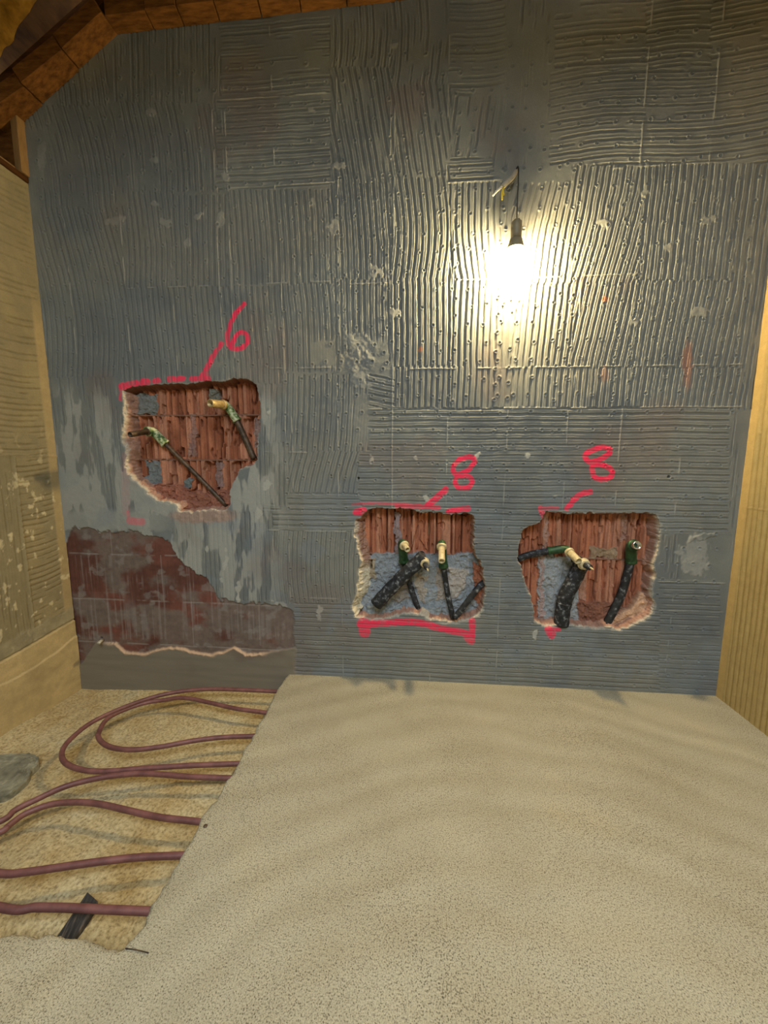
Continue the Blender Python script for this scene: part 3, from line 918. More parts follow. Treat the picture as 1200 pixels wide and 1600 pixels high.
# masonry behind the face, so the wall has thickness
bm = bmesh.new(); box(bm, (X_LEFT-.25, WALL_Y+.10, GROUND-.1), (X_RIGHT+.25, WALL_Y+.22, ZTOP+.2))
link_bm('masonry_core', bm, M['plain'], wall_back, smooth=False)


# ================================================================== SIDE WALLS
def side_wall(name, xw, sgn, y0, z0, z1, label, build):
    ys = np.concatenate([np.arange(BACK, .62, .08), np.arange(.62, WALL_Y+.004, .0032)])
    zs = np.arange(z0, z1+.003, .0036)
    YY, Zs = np.meshgrid(ys, zs, indexing='ij')
    px, py = proj(np.stack([np.full_like(YY, xw), YY, Zs], -1))
    h, c = build(YY, Zs, px, py)
    Pp = np.stack([xw+sgn*h, YY, Zs], -1)
    o = grid_mesh(name, Pp, np.ones((len(ys)-1, len(zs)-1), bool), M['beige'], c, flip=(sgn < 0))
    tag(o, label, 'wall', kind='structure')
    bm = bmesh.new()
    a, b = sorted((xw-sgn*.02, xw-sgn*.2))
    box(bm, (a, BACK, z0-.05), (b, WALL_Y+.1, z1))
    link_bm('masonry_core', bm, M['plain'], o, smooth=False)
    return o


def grooves(u, v, T, depth, width, seed, warp=.004, fill=.2):
    wv_ = (fbm(u*6, v*6, seed, 3)-.5)*2*warp
    s = (u+wv_)/T; k = np.floor(s); p = np.abs(s-k-.5)
    w = width*(.7+.6*h1(k, seed))
    g = (1-ss(w*.5, w*1.2, p))*ss(fill, fill+.15, fbm(v*10+k*5.3, k*2.7, seed+3, 3))
    lip = np.exp(-((p-w*1.5)/.06)**2)
    return -depth*g+.0007*lip, g


def build_left(Y, Zs, px, py):
    near = ss(.66, .72, Y)
    n1 = fbm(Y*4, Zs*4, 201); n2 = fbm(Y*50, Zs*50, 202)
    pyn = py+(fbm(Y*40, Zs*40, 203)-.5)*6
    up_h, gu = grooves(Zs + .02*np.sin((1.6-Y)*9), Y, .0225, .0036, .16, 210, .006, .36)
    lo_h, gl = grooves(Y, Zs, .024, .002, .15, 211, .005, .42)
    h = up_h.copy(); g = gu.copy()
    cj = pt(30, 780, 0, X_LEFT)[1]
    zj = pt(20, 712, 0, X_LEFT)[2]
    k = (1-ss(cj-.004, cj+.004, Y))*(1-ss(zj-.004, zj+.004, Zs))
    h = h*(1-k)+lo_h*k; g = g*(1-k)+gl*k
    mg = ss(1.585, 1.592, Y + .004*(n2-.5)) ; h *= 1-mg; g *= 1-mg
    strip = ss(WALL_Y-.045, WALL_Y-.035, Y+.01*(n1-.5))*(1-ss(1.5, 1.7, Zs)); h = h*(1-strip)+.001*strip; g *= 1-strip*.9
    j = (1-ss(.002, .005, np.abs(Y-cj)))*(Zs < zj)
    j = np.maximum(j, (1-ss(.002, .005, np.abs(Zs-zj))))
    h += j*.003
    c = lin((142, 131, 102))*(1-n1[..., None]*.2)
    t = (ss(.45, .65, fbm(Y*5, Zs*5, 204))*.5)[..., None]
    c = c*(1-t)+lin((154, 140, 104))*t
    t = (k*.45)[..., None]
    c = c*(1-t)+lin((118, 112, 90))*t
    t = (strip*.5)[..., None]; c = c*(1-t)+lin((180, 156, 112))*t
    t = (g*.35)[..., None]; c = c*(1-t)+lin((104, 92, 66))*t  # left wall grooves carry their shade as a darker colour
    sp = ss(.66, .74, fbm(Y*46, Zs*30, 205, 4))*ss(1.2, .7, Zs)*(Zs > .2)
    t = (sp*.7)[..., None]; c = c*(1-t)+lin((204, 192, 158))*t
    h += sp*.0012
    # rough grey band above the seam, smooth yellowish base below
    seam = np.interp(Y, [pt(0, 1035, 0, X_LEFT)[1], WALL_Y], [pt(0, 1035, 0, X_LEFT)[2], pt(115, 968, 0, X_LEFT)[2]]) + .006*(fbm(Y*12, Zs*0, 206)-.5)
    band = ss(seam+.075, seam+.055, Zs+.03*(fbm(Y*18, Zs*18, 207)-.5))
    hb = .004*(fbm(Y*40, Zs*40, 208)-.5)+.001
    h = h*(1-band)+hb*band
    t = (band*.75)[..., None]; cb = lin((150, 142, 116))*(.7+.55*fbm(Y*30, Zs*30, 209))[..., None]
    c = c*(1-t)+cb*t
    base_ = ss(seam+.0015, seam-.0015, Zs)
    hbase = .004+.002*(fbm(Y*9, Zs*9, 212)-.5)
    crack = seam-.075-.05*np.sin((1.6-Y)*8)*.5+.02*(fbm(Y*14, Zs*0+3, 213)-.5)
    hbase = hbase+.004*ss(crack+.001, crack-.004, Zs)
    h = h*(1-base_)+hbase*base_
    t = base_[..., None]
    cy = lin((178, 158, 116))*(.75+.5*fbm(Y*10, Zs*24, 214))[..., None]
    c = c*(1-t)+cy*t
    ck = np.exp(-((Zs-crack)/.004)**2)*base_
    t = (ck*.3)[..., None]; c = c*(1-t)+lin((206, 184, 140))*t
    gap = (1-ss(.002, .0045, np.abs(Zs-seam)))
    h -= gap*.006
    c *= (.88+.24*n2)[..., None]
    h += .0014*(n2-.5)
    h = h*near
    return h, c


def build_right(Y, Zs, px, py):
    near = ss(.66, .72, Y)
    n1 = fbm(Y*4, Zs*4, 301); n2 = fbm(Y*50, Zs*50, 302)
    h, g = grooves(Y - .018*(Zs-.8), Zs, .0225, .0040, .19, 310, .003, .15)
    lowh, lg = grooves(Y - .012*(Zs-.8), Zs, .0225, .0026, .17, 311, .004, .28)
    lo = ss(.42, .30, Zs); h = h*(1-lo)+lowh*lo
    strip = ss(1.565, 1.57, Y+.004*(n1-.5)); h *= 1-strip; g *= 1-strip
    zb = pt(1180, 795, 0, X_RIGHT)[2]
    j = 1-ss(.0015, .004, np.abs(Zs-zb)); h += j*.0025*(1-strip)
    # stud dimples
    s = Y/.045; q = Zs/.058 + .5*(np.floor(s) % 2)
    dx = (s-np.floor(s)-.5)*.045; dz = (q-np.floor(q)-.5)*.058
    dx += (h1(np.floor(s)*57+np.floor(q), 8)-.5)*.012; dz += (h1(np.floor(s)*31+np.floor(q)*7, 9)-.5)*.02
    d = np.hypot(dx, dz)
    on = (h1(np.floor(s)*13+np.floor(q)*17, 10) > .2)*(1-strip)*(1-.4*lo)
    h += on*(.0018*np.exp(-((d-.0045)/.0018)**2) + (-h-.001)*(1-ss(.003, .0045, d)))
    # upper rows: sideways pulls
    c = lin((172, 152, 104))*(1-n1[..., None]*.22)
    t = (ss(.5, .7, fbm(Y*6, Zs*3, 303))*.5)[..., None]
    c = c*(1-t)+lin((152, 140, 100))*t
    t = (strip*.45)[..., None]; c = c*(1-t)+lin((190, 162, 108))*t
    t = (g*.35)[..., None]; c = c*(1-t)+lin((120, 104, 66))*t  # groove shade painted in to strengthen the relief
    c *= (.88+.24*n2)[..., None]
    h += .0012*(n2-.5)
    return h*near, c


wall_left = side_wall('wall_left', X_LEFT, 1, .6, GROUND-.03, 2.08, 'beige rendered left wall with short grooves and a yellowish plastered base', build_left)
wall_right = side_wall('wall_right', X_RIGHT, -1, .6, -.03, 2.66, 'ochre beige right wall with vertical combed grooves', build_right)

# ================================================================== FLOOR: sunk ground and the screed slab
gx = np.arange(X_LEFT-.02, -.4, .008); gy = np.arange(.40, WALL_Y+.02, .008)
GX, GY = np.meshgrid(gx, gy, indexing='ij')
gh = np.interp(GX, [-1.6, -1.5, -.95, -.6, -.4], [-.128, -.125, -.102, -.088, -.085]) + .014*(fbm(GX*5, GY*5, 401)-.5) + .009*(fbm(GX*30, GY*30, 402)-.5)
gh += .022*ss(-1.48, -1.6, GX)*ss(1.5, 1.3, GY) - .03*ss(.72, .6, GY)
ground = grid_mesh('floor', np.stack([GX, GY, gh], -1), np.ones((len(gx)-1, len(gy)-1), bool), M['ground'])
tag(ground, 'rough sandy sunk ground under the heating hoses', 'floor', kind='structure')


def gz_at(x, y):
    i = int(np.clip(round((x-gx[0])/.008), 0, len(gx)-1)); j = int(np.clip(round((y-gy[0])/.008), 0, len(gy)-1))
    return float(gh[i, j])


edge_px = [(446, 1056), (436, 1072), (425, 1090), (405, 1130), (385, 1165), (361, 1205), (341, 1245), (316, 1272), (303, 1297), (282, 1328), (273, 1352), (253, 1388), (233, 1410), (226, 1440), (206, 1462), (192, 1480)]
front_px = [(180, 1478), (150, 1471), (130, 1466), (105, 1463), (80, 1459), (60, 1457), (35, 1458), (15, 1456), (0, 1460)]
E = [pt(a, b, 2, 0.0)[:2] for a, b in edge_px]
E[0][1] = WALL_Y+.012
Fp = [pt(a, b, 2, 0.0)[:2] for a, b in front_px]
path = [tuple(p) for p in E]+[tuple(p) for p in Fp]+[(-1.1, .585), (-1.4, .59), (X_LEFT-.01, .585)]
dense = []
for a, b in zip(path, path[1:]):
    a = np.array(a); b = np.array(b); n = max(1, int(np.linalg.norm(b-a)/.006))
    for k in range(n):
        dense.append(a+(b-a)*k/n)
dense.append(np.array(path[-1]))
dense = np.array(dense)
jit = np.array([(fbm(np.array(p[0]*28.), np.array(p[1]*28.), 501, 3)-.5)*.022 for p in dense])
tang = np.gradient(dense, axis=0); tang /= np.linalg.norm(tang, axis=1)[:, None]+1e-9
# path runs away from the wall, then left: the slab is on its left-hand side
nrm = np.stack([-tang[:, 1], tang[:, 0]], 1)
for _ in range(3):
    nrm[1:-1] = (nrm[:-2]+nrm[1:-1]*2+nrm[2:]); nrm /= np.linalg.norm(nrm, axis=1)[:, None]
dense = dense+nrm*jit[:, None]
prof = [(.004, GROUND-.04), (.002, -.06), (0, -.016), (.0025, -.006), (.008, -.0012), (.016, 0.0)]
bm = bmesh.new()
rings = []
for off, z in prof:
    ring = []
    for p, q in zip(dense, nrm):
        rough = (float(vnoise(np.array(p[0]*90), np.array(p[1]*90+z*200), 502))-.5)*.005 if z < -.001 else 0
        w = p+q*(off+rough)
        ring.append(bm.verts.new((w[0], w[1], z)))
    rings.append(ring)
for a, b in zip(rings, rings[1:]):
    for k in range(len(a)-1):
        bm.faces.new((a[k], b[k], b[k+1], a[k+1]))
top = rings[-1]
cor = [bm.verts.new(c) for c in [(X_LEFT-.01, BACK, 0), (X_RIGHT+.004, BACK, 0), (X_RIGHT+.004, WALL_Y+.012, 0)]]
bm.faces.new(top+cor)
slab = link_bm('floor_slab', bm, M['screed'])
slab.name = 'floor.001'
if slab.data.polygons[-1].normal.z < 0: slab.data.flip_normals()
tag(slab, 'pale raised sand screed slab covering most of the floor', 'floor', kind='structure')


# ================================================================== CEILING AND ROOF TIMBER
bm = bmesh.new()
z0 = 2.70
for k in range(31):
    y1 = WALL_Y+.1-k*.14
    zz0 = z0+random.uniform(0, .006)
    if y1 > ADDED_OPENING[1] and y1-.136 < ADDED_OPENING[3]:
        box(bm, (-1.22, y1-.136, zz0), (ADDED_OPENING[0], y1, z0+.03)); box(bm, (ADDED_OPENING[2], y1-.136, zz0), (X_RIGHT+.1, y1, z0+.03))
    else:
        box(bm, (-1.22, y1-.136, zz0), (X_RIGHT+.1, y1, z0+.03))
link = link_bm('ceiling', bm, M['wood'], smooth=False)
tag(link, 'brown timber board ceiling above the grey wall', 'ceiling', kind='structure')

fr = bmesh.new()
sx0, sy0, sx1, sy1 = ADDED_OPENING
sy0 -= .13; sy1 += .13
for lo, hi_ in [((sx0-.04, sy0, z0-.01), (sx0, sy1, z0+.12)), ((sx1, sy0, z0-.01), (sx1+.04, sy1, z0+.12)), ((sx0-.04, sy0-.04, z0-.01), (sx1+.04, sy0, z0+.12)), ((sx0-.04, sy1, z0-.01), (sx1+.04, sy1+.04, z0+.12))]:
    box(fr, lo, hi_)
tag(link_bm('added_opening_1', fr, M['wood_pale'], smooth=False), 'frame of the added ceiling opening, out of view', 'window', kind='structure')
bm = bmesh.new(); box(bm, (X_LEFT-.2, BACK-.15, -.1), (X_RIGHT+.2, BACK, 3.0))
tag(link_bm('wall_rear', bm, M['plain'], smooth=False), 'plain beige rear wall', 'wall', kind='structure')

# lining batten on the wall head, made of short butted boards
bt = empty('ceiling_batten', (-1.17, WALL_Y, 2.58), 'brown batten of butted boards along the top edge of the grey wall', 'beam')
xs = [-1.178, -1.02, -.90, -.76, -.60, -.45, -.28, -.1, .1, .35, .6, .9, 1.25]
for a, b in zip(xs, xs[1:]):
    za = float(np.interp(a, [-1.17, -.005, 1.3], [2.578, 2.602, 2.637])); zb = float(np.interp(b, [-1.17, -.005, 1.3], [2.578, 2.602, 2.637]))
    bm = bmesh.new()
    sk_ = .012
    dy = random.uniform(0, .006)
    prism(bm, [(a+.0015, WALL_Y+.02, za), (b-.0015, WALL_Y+.02, zb), (b-.0015+sk_, WALL_Y-.062-dy, zb), (a+.0015+sk_, WALL_Y-.062-dy, za)], (0, 0, .055))
    bevel(bm, .002, 1)
    link_bm('board', bm, M['wood'], bt, smooth=False)
bm = bmesh.new()
box(bm, (-1.22, WALL_Y-.05, 2.645), (1.25, WALL_Y+.02, 2.70))
link_bm('backing_strip', bm, M['wood_dark'], bt, smooth=False)

# diagonal rafter following the cut corner
A = Vector((-1.165, 0, 2.578)); B = Vector((-1.585, 0, 2.318))
dirv = (B-A).normalized(); nv = Vector((dirv.z, 0, -dirv.x));
if nv.z < 0: nv = -nv
rf = empty('diagonal_rafter', (A.x, WALL_Y, A.z), 'brown rafter of stepped boards slanting down across the top left corner', 'beam')
Ln = (B-A).length+.10
cuts = [0, .20, .40, Ln]
for i in range(3):
    a = A+dirv*(cuts[i]+.001); b = A+dirv*(cuts[i+1]-.001)
    step = -.004*i
    bm = bmesh.new()
    prism(bm, [a+nv*step+Vector((0, WALL_Y+.02, 0)), b+nv*step+Vector((0, WALL_Y+.02, 0)), b+nv*step+Vector((0, WALL_Y-.075-.01*i, 0)), a+nv*step+Vector((0, WALL_Y-.075, 0))], nv*.062)
    bevel(bm, .003, 1)
    link_bm('board', bm, M['wood'], rf, smooth=False)
bm = bmesh.new()
a = A-dirv*.06+nv*.055; b = B+dirv*.25+nv*.07
prism(bm, [a+Vector((0, WALL_Y+.0, 0)), b+Vector((0, WALL_Y+.0, 0)), b+Vector((0, WALL_Y-.05, 0)), a+Vector((0, WALL_Y-.05, 0))], nv*.05)
link_bm('backing_strip', bm, M['wood_dark'], rf, smooth=False)

# sloping roof: boards with lumpy insulation between rafters
def slope(s, off=0.0, y=0.0):
    q = A+dirv*s+nv*off
    return Vector((q.x, y, q.z))


S0, S1 = -.10, 1.0
bm = bmesh.new()
prism(bm, [slope(S0, .24, BACK), slope(S1, .24, BACK), slope(S1, .24, WALL_Y+.1), slope(S0, .24, WALL_Y+.1)], nv*.03)
o = link_bm('roof_sheathing', bm, M['wood_dark'], smooth=False); o.name = 'ceiling.001'
tag(o, 'dark sloping roof boards above the left wall', 'ceiling', kind='structure')
ss_ = np.arange(S0, .62, .012); ys_ = np.arange(.5, WALL_Y-.085, .012)
SSg, YSg = np.meshgrid(ss_, ys_, indexing='ij')
lump = .10*fbm(SSg*7, YSg*6, 601, 4)+.03*fbm(SSg*25, YSg*25, 602, 3)+.05*np.abs(np.sin(YSg*14+SSg*5))
off = .20-lump*.75
PP = np.stack([A.x+dirv.x*SSg+nv.x*off, YSg, A.z+dirv.z*SSg+nv.z*off], -1)
ins_ = grid_mesh('roof_insulation', PP, np.ones((len(ss_)-1, len(ys_)-1), bool), M['insulation'])
tag(ins_, 'lumpy yellow brown insulation packed under the sloping roof at top left', 'insulation', kind='stuff')
for i, (yy, lb) in enumerate([(1.12, 'dark brown rafter crossing the yellow insulation at top left')]):
    bm = bmesh.new()
    prism(bm, [slope(-.02, .085, yy+.14), slope(.55, .085, yy+.11), slope(.55, .085, yy+.15), slope(-.02, .085, yy+.17)], nv*.05)
    bevel(bm, .003, 1)
    o = link_bm('roof_rafter', bm, M['wood'], smooth=False); tag(o, lb, 'beam')

# eaves box at the head of the left wall
eb = empty('eaves_box', (X_LEFT, WALL_Y, 2.09), 'small timber eaves box with pale upright in the corner above the left wall', 'timber box')
bm = bmesh.new(); box(bm, (X_LEFT-.018, WALL_Y-.032, 2.105), (X_LEFT+.012, WALL_Y+.01, 2.325)); bevel(bm, .002, 1)
link_bm('post', bm, M['wood_pale'], eb, smooth=False)
bm = bmesh.new(); box(bm, (X_LEFT-.12, BACK, 2.082), (X_LEFT+.006, WALL_Y-.0, 2.104)); bevel(bm, .002, 1)
link_bm('ledge_board', bm, M['wood_dark'], eb, smooth=False)
bm = bmesh.new(); box(bm, (X_LEFT-.09, BACK, 2.1045), (X_LEFT-.012, WALL_Y-.034, 2.122)); bevel(bm, .002, 1)
link_bm('wall_plate', bm, M['wood_pale'], eb, smooth=False)
bm = bmesh.new(); box(bm, (X_LEFT-.24, WALL_Y-.012, 2.105), (X_LEFT-.018, WALL_Y+.006, 2.44))
link_bm('infill_board', bm, M['wood'], eb, smooth=False)
bm = bmesh.new(); box(bm, (X_LEFT-.14, BACK, 2.105), (X_LEFT-.121, WALL_Y-.013, 2.42))
link_bm('back_panel', bm, M['wood_dark'], eb, smooth=False)


# ================================================================== LAMP
bp = on_wall(805, 398, 1.532)
lamp = empty('hanging_bulb', (bp.x, bp.y, bp.z+.3), 'lit bare bulb in a grey holder hanging on a thin cable against the grey wall', 'light bulb')
bm = bmesh.new()
prof_b = [(0, .012), (.012, .0135), (.022, .0175), (.034, .024), (.048, .029), (.062, .0305), (.076, .028), (.088, .021), (.095, .012), (.098, .003)]
lathe(bm, (bp.x, bp.y, bp.z+.052), (0, 0, -1), prof_b, 32)
m, nt, p = new_mat('glowing_glass')
nt.nodes.remove(p)
em = N(nt, 'ShaderNodeEmission'); em.inputs[0].default_value = (1.0, .76, .38, 1); em.inputs[1].default_value = BULB_POWER
nt.links.new(em.outputs[0], nt.nodes['Material Output'].inputs[0])
link_bm('glass_globe', bm, m, lamp)
bm = bmesh.new()
lathe(bm, (bp.x, bp.y, bp.z+.053), (0, 0, 1), [(0, .0145), (.004, .019), (.015, .0195), (.042, .0195), (.054, .018), (.062, .012), (.066, .005)], 28)
link_bm('lamp_holder', bm, M['socket'], lamp)
bm = bmesh.new()
lathe(bm, (bp.x, bp.y, bp.z+.054), (0, 0, -1), [(0, .016), (.002, .021), (.018, .0258), (.032, .0302), (.036, .0306), (.036, .0298), (.030, .0280), (.016, .0230), (.004, .0150)], 32)
link_bm('heat_sink', bm, M['socket'], lamp)
bm = bmesh.new()
ctop = on_wall(806, 268, WALL_Y)
pts = smooth_pts([(bp.x, bp.y, bp.z+.112), (bp.x, bp.y+.002, bp.z+.17), (bp.x+.001, bp.y+.01, ctop.z-.05), (ctop.x, WALL_Y-.03, ctop.z-.004), (ctop.x, WALL_Y+.01, ctop.z+.004)], 6)
sweep(bm, pts, .0022, 8)
link_bm('flex', bm, M['cable'], lamp)

# cut supply cable above it
ca = on_wall(806, 268, WALL_Y+.01)
cut = empty('cut_cable', ca, 'cut grey cable with yellow and white cores poking out of the wall above the bulb', 'cable')
q1 = on_wall(800, 278, 1.57); q2 = on_wall(785, 292, 1.545)
bm = bmesh.new(); sweep(bm, smooth_pts([ca, on_wall(805, 270, 1.585), q1, q2], 5), [.0085]*16, 12)
link_bm('sheath', bm, M['sheath'], cut)
for tip, mt, nm in [((770, 306), 'wire_white', 'white_core'), ((774, 300), 'wire_white', 'white_core'), ((785, 312), 'wire_yellow', 'yellow_core'), ((787, 305), 'wire_yellow', 'yellow_core')]:
    bm = bmesh.new()
    e = on_wall(tip[0], tip[1], 1.535+random.uniform(-.006, .01))
    mid = (Vector(q2)+e)/2+Vector((random.uniform(-.003, .003), -.003, random.uniform(-.003, .003)))
    sweep(bm, smooth_pts([q2+(q1-q2)*.3, mid, e], 5), [.0032]*11, 8)
    o = link_bm(nm, bm, M[mt], cut)
    o['label'] = 'white insulated core' if 'white' in nm else 'yellow insulated core'


# ================================================================== WATER OUTLETS IN THE HOLES
def hollow(bm, a, b, r, seg=20, wall=.28):
    """open ended tube from a (hidden end) to b (open end)"""
    a = Vector(a); b = Vector(b); ax = (b-a); Lg = ax.length; ax.normalize()
    lathe(bm, a, ax, [(0, r), (Lg-.002, r), (Lg, r*.93), (Lg, r*(1-wall)), (Lg-.03, r*(1-wall)*.95)], seg)


def outlet(label, elbow_px, tip_px, d_el, d_tip, r_stub, body_px, d_body, run, r_run, mats, collar=0.0, r_body=.02, name='water_pipe', group=None):
    el = on_wall(*elbow_px, d_el); tp = on_wall(*tip_px, d_tip); bo = on_wall(*body_px, d_body)
    root = empty(name, el, label, 'pipe', group)
    ax = (tp-el).normalized()
    bm = bmesh.new(); hollow(bm, el+ax*.012, tp, r_stub)
    link_bm('stub', bm, M[mats[0]], root)
    bm = bmesh.new()
    bd = (bo-el).normalized()
    pts = smooth_pts([el+ax*.028, el+ax*.010, el+bd*.014, el+bd*max((bo-el).length*.75, .02), bo], 5)
    n = len(pts)
    rr = [r_body*(1.12 if (i < 3 or i > n-4) else .98) for i in range(n)]
    sweep(bm, pts, rr, 20)
    link_bm('elbow_fitting', bm, M[mats[1]], root)
    if collar:
        bm = bmesh.new(); lathe(bm, el+ax*.020, ax, [(0, collar*.9), (.002, collar), (.010, collar), (.012, collar*.9)], 28)
        link_bm('collar', bm, M[mats[3] if len(mats) > 3 else mats[0]], root)
    bm = bmesh.new()
    pr_ = smooth_pts([bo-(bo-el).normalized()*.01]+[on_wall(x_, y_, d_) for x_, y_, d_ in run], 8)
    sweep(bm, pr_, r_run, 18)
    link_bm('supply_pipe', bm, M[mats[2]], root)
    return root


W = WALL_Y
outlet('upper brass tap stub on a green elbow in the hole under the red 6', (354, 633), (328, 630), 1.625, 1.525, .0165, (371, 658), 1.632,
       [(385, 690, 1.638), (397, 717, 1.640)], .0135, ('brass', 'patina', 'steel'), collar=.0205, r_body=.0175)
outlet('lower tap stub on a mossy green elbow with a long pipe slanting down right', (238, 673), (203, 679), 1.615, 1.50, .0115, (259, 694), 1.625,
       [(300, 735, 1.627), (355, 791, 1.632)], .0098, ('steel', 'patina', 'steel'), collar=.016, r_body=.019)
outlet('leftmost brass tap stub in the hole with blue grey mortar', (628, 848), (637, 859), 1.60, 1.535, .0120, (631, 878), 1.628,
       [(640, 912, 1.640), (653, 951, 1.642)], .0125, ('brass_pale', 'green', 'black'), collar=.0205, r_body=.0195)
outlet('tall cream taped tap stub with an elbow, right of the valve spindle', (690, 848), (690, 877), 1.605, 1.51, .0135, (693, 886), 1.625,
       [(699, 925, 1.630), (708, 966, 1.626)], .0118, ('brass_pale', 'green', 'black'), collar=.021, r_body=.0185)
o = outlet('chrome ringed tap stub on a green elbow at the right of the rounded hole', (986, 852), (996, 852), 1.61, 1.555, .0165, (986, 878), 1.632,
       [(972, 925, 1.636), (958, 955, 1.636), (946, 977, 1.634)], .0165, ('chrome', 'green', 'black'), r_body=.0205)
outlet('brass stub on a green elbow fed from the left in the rounded hole', (884, 857), (904, 877), 1.615, 1.535, .0148, (856, 861), 1.628,
       [(830, 866, 1.632), (809, 873, 1.625)], .0145, ('brass_pale', 'green', 'black'), collar=.0195, r_body=.0165)


def valve(label, top_px, d_top, tip_px, d_tip, run, r_run, r_c, fold):
    a = on_wall(*top_px, d_top); b = on_wall(*tip_px, d_tip)
    root = empty('stop_valve', a, label, 'valve')
    ax = (b-a).normalized(); Lg = (b-a).length
    bm = bmesh.new(); lathe(bm, a-ax*.03, ax, [(0, r_c*.9), (.02, r_c*.95), (Lg*.3+.03, r_c*.95)], 20)
    link_bm('valve_body', bm, M['black'], root)
    bm = bmesh.new(); l0 = Lg*.3
    lathe(bm, a+ax*l0, ax, [(0, r_c*1.12), (.003, r_c*1.18), (.007, r_c*1.18), (.009, r_c*.98), (.012, r_c*.98), (.014, r_c*1.05), (.018, r_c*1.0), (.020, r_c*.7)], 28)
    link_bm('brass_rings', bm, M['brass_pale'], root)
    bm = bmesh.new(); lathe(bm, a+ax*(l0+.018), ax, [(0, r_c*.62), (Lg*.35, r_c*.58), (Lg*.40, r_c*.35)], 20)
    link_bm('packing_nut', bm, M['black'], root)
    bm = bmesh.new(); lathe(bm, a+ax*(l0+.018+Lg*.38), ax, [(0, .0042), (.012, .0036), (.020, .0015)], 12)
    link_bm('spindle', bm, M['brass_pale'], root)
    bm = bmesh.new()
    pp = smooth_pts([on_wall(x_, y_, d_) for x_, y_, d_ in run], 8)
    sweep(bm, pp, [r_run*(1+.035*math.sin(i*1.3)) for i in range(len(pp))], 20)
    link_bm('foam_sleeve', bm, M['black'], root)
    if fold:
        bm = bmesh.new(); c = pp[len(pp)*6//10]; t = (pp[len(pp)*6//10+1]-c).normalized()
        lathe(bm, c, t, [(0, r_run*1.04), (.002, r_run*1.09), (.005, r_run*1.04)], 20)
        link_bm('seam_tape', bm, M['black'], root)
    return root


valve('black lagged stop valve in the mortar hole, its thick sleeve slanting down left', (660, 872), 1.60, (668, 890), 1.525,
      [(663, 869, 1.590), (640, 890, 1.590), (610, 920, 1.592), (588, 944, 1.600)], .029, .0185, False)
valve('black lagged stop valve in the rounded hole, its thick sleeve dropping straight down', (905, 877), 1.585, (924, 888), 1.51,
      [(910, 878, 1.600), (897, 905, 1.606), (884, 932, 1.61), (879, 955, 1.614), (877, 976, 1.618)], .030, .0205, True)

rp = empty('lagged_pipe', on_wall(710, 966, 1.626), 'short black pipe slanting up to the right edge of the mortar hole', 'pipe')
bm = bmesh.new()
sweep(bm, smooth_pts([on_wall(710, 966, 1.598), on_wall(732, 938, 1.608), on_wall(750, 915, 1.622), on_wall(758, 910, 1.632)], 8), .0128, 18)
link_bm('foam_sleeve', bm, M['black'], rp)
bm = bmesh.new(); e = on_wall(757, 910, 1.631); d_ = (e-on_wall(740, 926, 1.625)).normalized()
lathe(bm, e-d_*.008, d_, [(0, .0145), (.003, .0155), (.010, .0155), (.012, .013)], 20)
link_bm('end_clip', bm, M['black'], rp)

# wall plug low on the left
wp = on_wall(160, 1000, 1.60); e = on_wall(154, 1005, 1.565)
bm = bmesh.new(); sweep(bm, [wp, wp+(e-wp)*.5, e], [.0068, .0072, .0065], 12)
tag(link_bm('wall_plug', bm, M['sheath']), 'small pale plug sticking out of the stripped brick low at the left', 'wall plug')


# ================================================================== UNDERFLOOR HEATING HOSES
zz = lambda p: zoomed(p, 2.6087, 0, 1040)
GH = 'brown red heating hoses looped out of the slab edge'


def hose(pts, extra, label, z=-.034, r=.0083, zend=None):
    w = [Vector(pt(a, b, 2, z)) for a, b in zz(pts)] + [Vector((a, b, z)) for a, b in extra]
    return w


def build_hose(w, label, r=.0083, lift=None):
    # both ends run on a little way inside the slab
    a = w[0]+(w[0]-w[1]).normalized()*.05; b = w[-1]+(w[-1]-w[-2]).normalized()*.05
    a.x = max(a.x, w[0].x+.04); b.x = max(b.x, w[-1].x+.04)
    w = [a]+w+[b]
    p = smooth_pts(w, 8)
    if lift:
        for q in p: q.z += lift(q)
    bm = bmesh.new(); sweep(bm, p, r, 14)
    o = link_bm('heating_hose', bm, M['hose'])
    return tag(o, label, 'hose', GH)


za = -.034
P3 = lambda pts, z=za: [Vector(pt(a, b, 2, z)) for a, b in zz(pts)]
build_hose(P3([(1133, 106), (960, 98), (830, 97), (720, 108), (620, 130), (500, 172), (380, 228), (300, 288), (256, 342), (262, 392), (330, 424), (430, 431), (600, 418), (780, 407), (940, 401)]),
           'outer hose of the small looped pair nearest the grey wall')
build_hose(P3([(1070, 190), (960, 175), (850, 150), (760, 133), (640, 133), (530, 160), (440, 205), (402, 260), (405, 300), (450, 332), (540, 343), (660, 330), (780, 308), (900, 293), (1020, 288)]),
           'inner hose of the small looped pair nearest the grey wall', lift=lambda q: -.012*float(ss(.14, .05, np.array(abs(q.x+1.12))))*float(q.y > 1.2))
lift_c = lambda q: .012*float(ss(-1.0, -1.15, np.array(q.x)))
outer = P3([(910, 458), (760, 452), (600, 440), (480, 447), (370, 465), (260, 495), (150, 545), (60, 590), (0, 635)])
inner = P3([(800, 635), (650, 618), (520, 590), (400, 560), (300, 548), (200, 555), (100, 590), (30, 640), (0, 662)])
ret_in = P3([(0, 836), (100, 836), (250, 820), (400, 800), (560, 782), (715, 775)])
ret_out = P3([(0, 985), (150, 985), (300, 988), (450, 995), (580, 1000)])
e1 = outer[-1]; e2 = ret_out[0]
mid = [Vector((e1.x-.10, e1.y-.09, za)), Vector((e1.x-.155, (e1.y+e2.y)/2+.02, za)), Vector((e1.x-.12, e2.y+.04, za))]
build_hose(outer+mid+ret_out, 'outer hose of the large looped pair nearest the front slab edge')
e1 = inner[-1]; e2 = ret_in[0]
